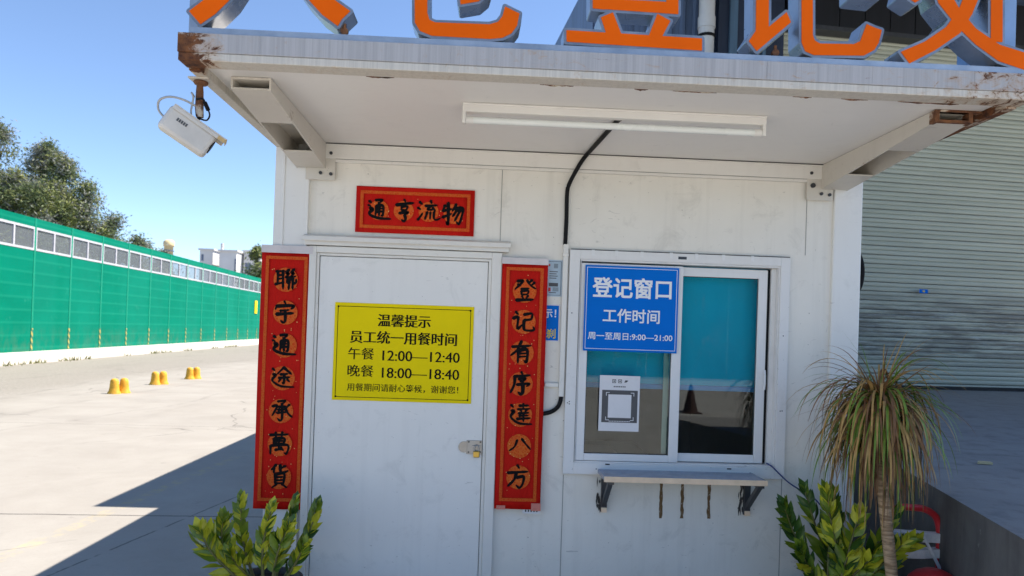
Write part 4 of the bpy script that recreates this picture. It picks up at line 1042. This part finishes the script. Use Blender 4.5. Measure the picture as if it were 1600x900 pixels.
lp = empty('potted_plant', (.10, -.30, 0), 'potted plant with yellow green paired leaves at the left corner of the booth', 'potted plant')
pot(lp, (.10, -.30), .17, .43)
Zb = .41
for b, t, bend, n, L, wd, wts in (
    ((.03, -.33, Zb), (-.135, -.42, .665), (-.04, -.02, .03), 8, .095, .052, (.3, .7, .05)),
    ((.00, -.30, Zb), (-.075, -.34, .700), (-.04, 0, .03), 9, .080, .042, (.5, .5, .1)),
    ((.05, -.26, Zb), (-.020, -.27, .770), (-.02, 0, .0), 10, .070, .040, (.6, .5, .1)),
    ((.08, -.30, Zb), (-.02, -.38, .56), (-.02, -.02, .02), 6, .075, .036, (.5, .5, .2)),
    ((.11, -.32, Zb), (.140, -.34, .765), (-.02, 0, 0), 13, .062, .036, (.5, .6, .1)),
    ((.15, -.28, Zb), (.225, -.27, .775), (.0, 0, .0), 10, .062, .034, (.6, .45, .1)),
    ((.15, -.33, Zb), (.225, -.36, .690), (-.01, 0, .02), 13, .070, .038, (.5, .6, .1)),
    ((.18, -.27, Zb), (.325, -.26, .755), (.03, 0, .02), 9, .064, .036, (.6, .4, .2)),
    ((.19, -.30, Zb), (.285, -.33, .600), (.02, 0, .02), 8, .062, .034, (.5, .5, .2))):
    frond(rr, b, t, bend, n, L, wd, wts, lp, lp)
rp = empty('potted_plant', (2.78, -.26, 0), 'bushy potted plant with dark and yellow leaves under the blue wire by the right post', 'potted plant')
pot(rp, (2.78, -.27), .20, .38)
Zb = .36
for i, (t, bend, n, L, wd, wts) in enumerate((
    ((2.505, -.30, .815), (-.03, 0, .06), 12, .085, .040, (.5, .05, .7)),
    ((2.640, -.22, .870), (-.02, 0, .0), 11, .085, .044, (.6, .1, .5)),
    ((2.705, -.30, .880), (-.02, 0, .0), 12, .085, .046, (.6, .4, .2)),
    ((2.760, -.24, .860), (.0, 0, .0), 11, .085, .046, (.6, .3, .3)),
    ((2.830, -.36, .800), (.0, 0, .0), 10, .085, .050, (.3, .7, .1)),
    ((2.800, -.20, .800), (.0, 0, .0), 10, .085, .046, (.5, .1, .5)),
    ((3.040, -.30, .800), (.04, 0, .03), 10, .085, .040, (.5, .4, .3)),
    ((3.090, -.36, .680), (.05, 0, .05), 9, .085, .044, (.3, .6, .2)),
    ((3.020, -.42, .700), (.03, 0, .03), 9, .085, .050, (.3, .7, .1)),
    ((2.560, -.36, .640), (-.04, 0, .04), 9, .080, .044, (.5, .1, .5)),
    ((2.900, -.40, .640), (.02, 0, .02), 8, .085, .048, (.4, .5, .3)))):
    frond(rr, (2.78+rr.uniform(-.09, .09), -.27+rr.uniform(-.07, .07), Zb), t, bend, n, L, wd, wts, rp, rp)
# strap-leaved palm
dp = empty('palm_plant', (2.93, -.50, 0), 'slender palm with drooping half dried strap leaves in front of the right post', 'palm plant')
pot(dp, (2.93, -.50), .16, .30)
TR = catmull([(2.935, -.50, .26), (2.925, -.49, .50), (2.890, -.47, .85), (2.865, -.46, 1.05), (2.855, -.455, 1.30)], 8)
m = MB(); m.tube(TR, [(.0285-.007*i/(len(TR)-1))*(1+.04*rr.uniform(-1, 1)) for i in range(len(TR))], 14); m.build('trunk', M['trunk'], dp)
m = MB(); rr = random.Random(5)
def strap(m, az, el, L, stiff, wd, mi, c):
    p = Vector(c); d = Vector((math.cos(az)*math.cos(el), math.sin(az)*math.cos(el), math.sin(el)))
    n = 12; ds = L/n; vs = []
    tw = rr.uniform(-.5, .5)
    for i in range(n+1):
        t = i/n; s_ = d.cross(Vector((0, 0, 1)))
        if s_.length < .05: s_ = Vector((-math.sin(az), math.cos(az), 0))
        s_.normalize(); u = s_.cross(d)
        s2 = s_*math.cos(tw*t)+u*math.sin(tw*t)
        ww = wd*.5*(.8+.2*min(1, t*5))*(1-t**2.5)+.0004
        vs += [p-s2*ww+u*ww*.3, p, p+s2*ww+u*ww*.3]
        p = p+d*ds; d = (d+Vector((rr.uniform(-.05, .05), rr.uniform(-.05, .05), -stiff*ds*(.6+2.2*t)))).normalized()
    m.add(vs, [q for i in range(n) for q in ((3*i, 3*i+1, 3*i+4, 3*i+3), (3*i+1, 3*i+2, 3*i+5, 3*i+4))], mi, True)
cc0 = Vector((2.856, -.455, 1.30))
for i in range(470):
    az = rr.uniform(0, 6.283); el = rr.uniform(-.35, 1.05); L = rr.uniform(.30, .50)
    strap(m, az, el, L, rr.choice((3.5, 6, 9, 12))*rr.uniform(.8, 1.25), rr.uniform(.007, .015), rr.choices((0, 1, 2), (.34, .44, .36))[0], cc0+Vector((rr.uniform(-.02, .02), rr.uniform(-.02, .02), rr.uniform(-.07, .08))))
for i in range(150):
    az = rr.uniform(0, 6.283); el = rr.uniform(-.7, .25); L = rr.uniform(.32, .54)
    strap(m, az, el, L, rr.uniform(8, 13), rr.uniform(.007, .012), rr.choices((0, 1, 2), (.2, .4, .5))[0], cc0+Vector((0, 0, rr.uniform(-.12, .0))))
for i in range(70):
    az = rr.uniform(0, 6.283); el = rr.uniform(-.1, 1.3); L = rr.uniform(.24, .42)
    strap(m, az, el, L, rr.uniform(.5, 3), rr.uniform(.004, .007), rr.choices((0, 1, 2), (.15, .35, .6))[0], cc0+Vector((rr.uniform(-.03, .03), 0, rr.uniform(-.02, .09))))
m.build('crown', [M['strap1'], M['strap2'], M['strap3']], dp)

# ------------------------------------------------------------------ red wheeled extinguisher by the dock
ex = empty('wheeled_extinguisher', (3.11, -.32, 0), 'red wheeled fire extinguisher with looped tube handle wrapped in white tape beside the dock', 'fire extinguisher')
ye = -.24
m = MB(); m.tube(catmull([(3.063, ye, .30), (3.057, ye, .62), (3.052, ye, .72), (3.057, ye, .775), (3.094, ye, .812), (3.158, ye, .814), (3.222, ye, .806), (3.272, ye, .775), (3.294, ye, .72), (3.298, ye, .62), (3.298, ye, .28)], 7), .0165, 12)
m.build('handle', M['tankred'], ex)
m = MB(); m.lathe([(.10, .13), (.115, .16), (.118, .475), (.108, .52), (.080, .55), (.045, .567), (.020, .572)], (3.170, -.40, 0), 28); m.build('tank', M['tankred'], ex)
for z0, z1, dz in ((.655, .700, .012), (.575, .618, -.008)):
    m = MB(); vs = []
    for t in range(9):
        x = 3.032+.284*t/8; k = .024+.004*math.sin(t*1.7)
        vs += [(x, ye-k, z0-dz*(t/8-.5)), (x, ye-k, z1-dz*(t/8-.5)), (x, ye+k, z1-dz*(t/8-.5)), (x, ye+k, z0-dz*(t/8-.5))]
    m.add(vs, [(4*t+a, 4*t+4+a, 4*t+4+(a+1) % 4, 4*t+(a+1) % 4) for t in range(8) for a in range(4)]+[(0, 1, 2, 3), (35, 34, 33, 32)]); m.build('tape_wrap', M['cloth'], ex, bevel=.003)
m = MB(); m.prism([(3.185, ye-.032, .695), (3.198, ye-.034, .695), (3.285, ye-.04, .535), (3.270, ye-.04, .530)], (0, 0, 0), (0, -.003, 0)); m.build('loose_strap', M['cloth'], ex)
for x in (3.00, 3.285):
    m = MB(); m.tube([(x-.02, -.26, .13), (x+.02, -.26, .13)], .13, 24); w_ = m.build('wheel', M['black'], ex, bevel=.01)

# ------------------------------------------------------------------ sound barrier along the yard's far side
def FX(y): return -12.75-.05*y
fb = empty('sound_barrier', (FX(25), 25, 0), 'long green sound barrier with a strip of clear panes on a white plaster base', 'barrier')
Y0 = 20.32-2.28*8; NB = 44
m = MB(); vs = []
ya, yb = Y0-.5, Y0+NB*2.28+.5
m.prism([(FX(ya)+.10, ya, 0), (FX(yb)+.10, yb, 0), (FX(yb)-.25, yb, 0), (FX(ya)-.25, ya, 0)], (0, 0, -.05), (0, 0, .385)); m.build('plaster_base', M['plaster'], fb)
def slab(m, ya, yb, z0, z1, t0, t1):
    m.prism([(FX(ya)+t1, ya, 0), (FX(yb)+t1, yb, 0), (FX(yb)+t0, yb, 0), (FX(ya)+t0, ya, 0)], (0, 0, z0), (0, 0, z1))
for i in range(NB):
    a, b = Y0+i*2.28, Y0+(i+1)*2.28
    m = MB(); slab(m, a+.05, b-.05, .386, 3.70, -.06, .0); m.build('lower_panel', M['green'], fb)
    m = MB(); slab(m, a+.05, b-.05, 4.47, 4.76, -.06, .0); m.build('upper_panel', M['green'], fb)
    m = MB(); c = (a+b)/2
    for q in ((a+.05, b-.05, 3.701, 3.775), (a+.05, b-.05, 4.395, 4.469), (a+.05, a+.10, 3.775, 4.395), (b-.10, b-.05, 3.775, 4.395), (c-.04, c+.04, 3.775, 4.395)): slab(m, *q, -.05, .012)
    m.build('window_frame', M['whiteframe'], fb)
    for q in ((a+.10, c-.04), (c+.04, b-.10)):
        m = MB(); slab(m, *q, 3.775, 4.395, -.03, -.02); m.build('clear_pane', M['pane'], fb)
    m = MB(); slab(m, a-.048, a+.048, .386, 4.765, -.08, .012); p_ = m.build('post', M['greenpost'], fb)
    m = MB(); slab(m, a-.05, a+.05, .42, 1.15, .013, .020); m.build('hazard_marker', M['hazard'], p_)
m = MB(); rr = random.Random(8)
for i in range(900):
    y = 3+rr.random()**1.3*40; 
    if math.sin(y*1.7)+math.sin(y*.63+1) < .15: continue
    x = FX(y)+.12+abs(rr.gauss(0, .10)); h = rr.uniform(.04, .20)
    a = rr.uniform(0, 6.28); q = Vector((math.cos(a), math.sin(a), 0))*rr.uniform(.015, .03); t = Vector((rr.uniform(-.1, .1), rr.uniform(-.1, .1), h))
    m.add([Vector((x, y, .0))-q, Vector((x, y, 0))+q, Vector((x, y, 0))+t], [(0, 1, 2)])
m.build('weeds', M['weed'], kind='stuff')
m = MB(); slab(m, 46.9, 47.5, 2.2, 3.1, .02, .05); m.build('yellow_plate', M['yellow'], label='small yellow plate on the green barrier next to the left red banner', cat='plate')

hd = empty('sky_block_hoarding', (4, -22, 0), 'teal sheet hoarding added behind the camera to keep sky out of the window reflection', 'hoarding')  # unseen sheet wall added to block sky from the pane reflections
for i in range(14):
    m = MB(); m.box(-17+3*i, -14.02+3*i, -22.04, -22, .08, 4.6); m.build('sky_block_panel', M['hoard'], hd)
m = MB(); m.box(-17, 25, -22.1, -21.96, 0, .079); m.build('plinth', M['plaster'], hd)
# ------------------------------------------------------------------ yellow kerb bollards
def bollard(loc, label):
    o = empty('kerb_bollard', loc, label, 'bollard', 'yellow bollard pairs on the yard')
    x, y, _ = loc
    for dx, dy in ((0, 0), (.105, .19)):
        m = MB(); m.lathe([(.135, 0), (.130, .025), (.106, .065), (.095, .14), (.086, .25), (.074, .290), (.05, .312), (.012, .320)], (x+dx, y+dy, 0), 20, sy=.8)
        m.build('hump', M['bollard'], o)
bollard((-6.62, 11.6, 0), 'pair of low yellow bollards nearest the camera, on the sunlit yard')
bollard((-6.85, 13.95, 0), 'pair of low yellow bollards in the middle of the three pairs')
bollard((-6.82, 15.9, 0), 'pair of low yellow bollards farthest away, closest to the left red banner')
tc = empty('traffic_cone', (5.45, -11.08, 0), 'traffic cone on the yard, mirrored in the right window pane', 'traffic cone')
m = MB(); m.lathe([(.16, .03), (.145, .06), (.032, .58), (.022, .60)], (5.45, -11.08, 0), 20); m.build('cone_body', M['cone'], tc)
m = MB(); m.box(5.25, 5.65, -11.28, -10.88, 0.004, .03); m.build('cone_base', M['cone'], tc, bevel=.008)

# ------------------------------------------------------------------ trees, tank and houses beyond the barrier
def tree(x, y, h, rad, label, seed, weights=(.5, .35, .25), base=.15, n=20000, ls=.21, thin=.0):
    rr = random.Random(seed)
    o = empty('tree', (x, y, 0), label, 'tree', 'trees beyond the green barrier')
    m = MB(); m.tube(catmull([(x, y, 0), (x+.2*rad*.3, y, h*.3), (x-.1*rad, y, h*.62), (x, y, h*.93)], 5), [h*.022*(1-.93*i/15)+.01 for i in range(16)], 8)
    cl = []
    for i in range(44):
        t = rr.uniform(base, .97); env = rad*((1-(t-.30)/.73)**.75 if t > .30 else .65+.35*t/.30)
        env = max(.12*rad, env)
        a = rr.uniform(0, 6.283); r = env*math.sqrt(rr.uniform(.1, 1))*.85
        c = Vector((x+r*math.cos(a), y+r*math.sin(a), h*t)); cl.append((c, rr.uniform(.36, .60)*env+.30, rr.choices((0, 1, 2), weights)[0]))
        m.tube([Vector((x, y, h*max(.12, t-.16))), (Vector((x, y, h*t))+c)/2, c], [h*.007, h*.005, .012], 5)
    cl.append((Vector((x, y, h*.95)), rad*.16+.2, 2))
    m.build('trunk', M['bark'], o)
    m = MB()
    for i in range(n):
        c, r, mi = rr.choice(cl)
        d = Vector((rr.gauss(0, 1), rr.gauss(0, 1), rr.gauss(0, 1)));
        p = c+d*r*.46
        if p.z < .3: continue
        a = Vector((rr.gauss(0, 1), rr.gauss(0, 1), rr.gauss(0, .7)-.4)).normalized(); b = a.cross(Vector((rr.gauss(0, 1), rr.gauss(0, 1), rr.gauss(0, 1)))).normalized()
        L = ls*rr.uniform(.6, 1.4); wq = L*rr.uniform(.18, .32)
        m.add([p-a*L*.5, p+b*wq*.5, p+a*L*.5, p-b*wq*.5], [(0, 1, 2, 3)], mi if rr.random() < .75 else rr.randrange(3))
    m.build('crown', [M['tree1'], M['tree2'], M['tree3']], o)
tree(-25.9, 36, 12.0, 3.1, 'tallest feathery tree at the left edge beyond the barrier', 1)
tree(-23.8, 37, 11.3, 2.4, 'pointed tree, second from the left edge, with thin greyish top', 2, (.4, .3, .45))
tree(-24.6, 34, 9.2, 2.2, 'olive tree low in front of the tallest tree', 12, (.4, .6, .1))
tree(-22.2, 36, 10.4, 2.2, 'rounded pointed tree standing mid row beyond the barrier', 3, (.4, .3, .4))
tree(-21.7, 33, 8.3, 2.0, 'bright olive tree just over the barrier top', 4, (.4, .6, .05))
tree(-20.8, 36, 9.0, 1.6, 'slim sparse tree at the right end of the row', 5, (.5, .2, .5), n=7000)
tree(-19.9, 37, 7.5, 1.7, 'small low tree, last before the open sky', 6, (.5, .2, .4), n=7000)
tree(-21.5, 34.5, 8.6, 1.5, 'green pointed tree filling the gap right of the middle tree', 14, (.6, .5, .1))
tree(-23.2, 33.5, 8.8, 1.7, 'leafy green tree low between the second and the middle tree', 15, (.6, .5, .1))
tree(-19.0, 38, 6.3, 1.5, 'lowest bushy tree top, just left of the cream water tank', 16, (.5, .3, .3), n=6000)
tree(-29.5, 38, 11.0, 2.6, 'broad tree at the far left outside the row', 9)
for i, (x, y, h, rad, lab) in enumerate(((-24.6, 45, 7.5, 2.4, 'dull brown bush top peeking over the barrier beside the tree row'), (-22.6, 46, 6.85, 2.4, 'dark bush with bare twigs over the middle of the barrier top'), (-21.6, 47, 6.25, 2.2, 'lowest dark bush over the barrier, farthest right of the bushes'))):
    tree(x, y, h, rad, lab, 30+i, (.2, .1, .8), n=7000)
tree(-24.0, 75, 9.9, 2.4, 'dark green tree right beside the left red banner', 40, (.8, .3, .1), n=9000, ls=.4)
tree(-21.2, 77, 10.4, 2.6, 'dark green tree hidden behind the left red banner', 41, (.8, .3, .1), n=7000, ls=.4)
tk = empty('water_tank', (-40.1, 90, 0), 'cream domed water tank showing above the barrier', 'water tank')
m = MB(); m.lathe([(.56, 0), (.56, 10.95), (.66, 11.0), (.68, 11.2), (.67, 11.6), (.45, 11.82), (.1, 11.9)], (-40.1, 90, 0), 18); m.build('drum', M['cream'], tk)
m = MB(); m.lathe([(.66, 10.35), (.66, 10.5)], (-40.1, 90, 0), 18); m.build('collar', M['fardark'], tk)
def house(x0, x1, y, h, dep, label, rows, seed, extras=()):
    o = empty('far_building', ((x0+x1)/2, y, 0), label, 'building', 'white buildings on the skyline')
    m = MB(); m.box(x0, x1, y, y+dep, 0, h); m.build('wall', M['farwhite'], o)
    m = MB(); m.box(x0-.25, x1+.25, y-.25, y+dep+.25, h, h+.3); m.build('roof', M['farwhite'], o)
    rr = random.Random(seed)
    for (a, b, z0, z1) in rows:
        m = MB(); m.box(a, b, y-.05, y+.02, z0, z1); f_ = m.build('window', M['fardark'], o)
        m = MB(); m.box(a, b, y-.12, y-.055, z0-.12, z0); m.build('window_sill', M['farwhite'], f_)
    for e in extras:
        m = MB(); m.box(*e); m.build('roof_hut', M['farwhite'], o)
house(-52.0, -49.6, 130, 14.6, 8, 'leftmost white building on the skyline with a slim white tower', [(-51.7, -51.3, 12.6, 13.8)], 1)
house(-49.5, -47.1, 134, 13.3, 8, 'low white building with dark roof panels between the skyline towers', [(-49.2, -47.3, 11.4, 12.9)], 2)
house(-47.7, -44.6, 128, 14.3, 8, 'widest bright white building on the skyline', [(-44.9, -44.65, 10.5, 13.0)], 3, ((-47.6, -47.2, 128.2, 128.6, 14.6, 15.8),))
house(-44.3, -41.2, 131, 14.7, 8, 'white building farthest right on the skyline, partly behind the tree', [(-44.0, -43.0, 10.5, 12.6), (-43.0, -42.4, 13.2, 14.0)], 4, ((-42.6, -41.4, 131.2, 133, 15.0, 15.6),))

bpy.data.objects.remove(_to); bpy.data.curves.remove(_cu)
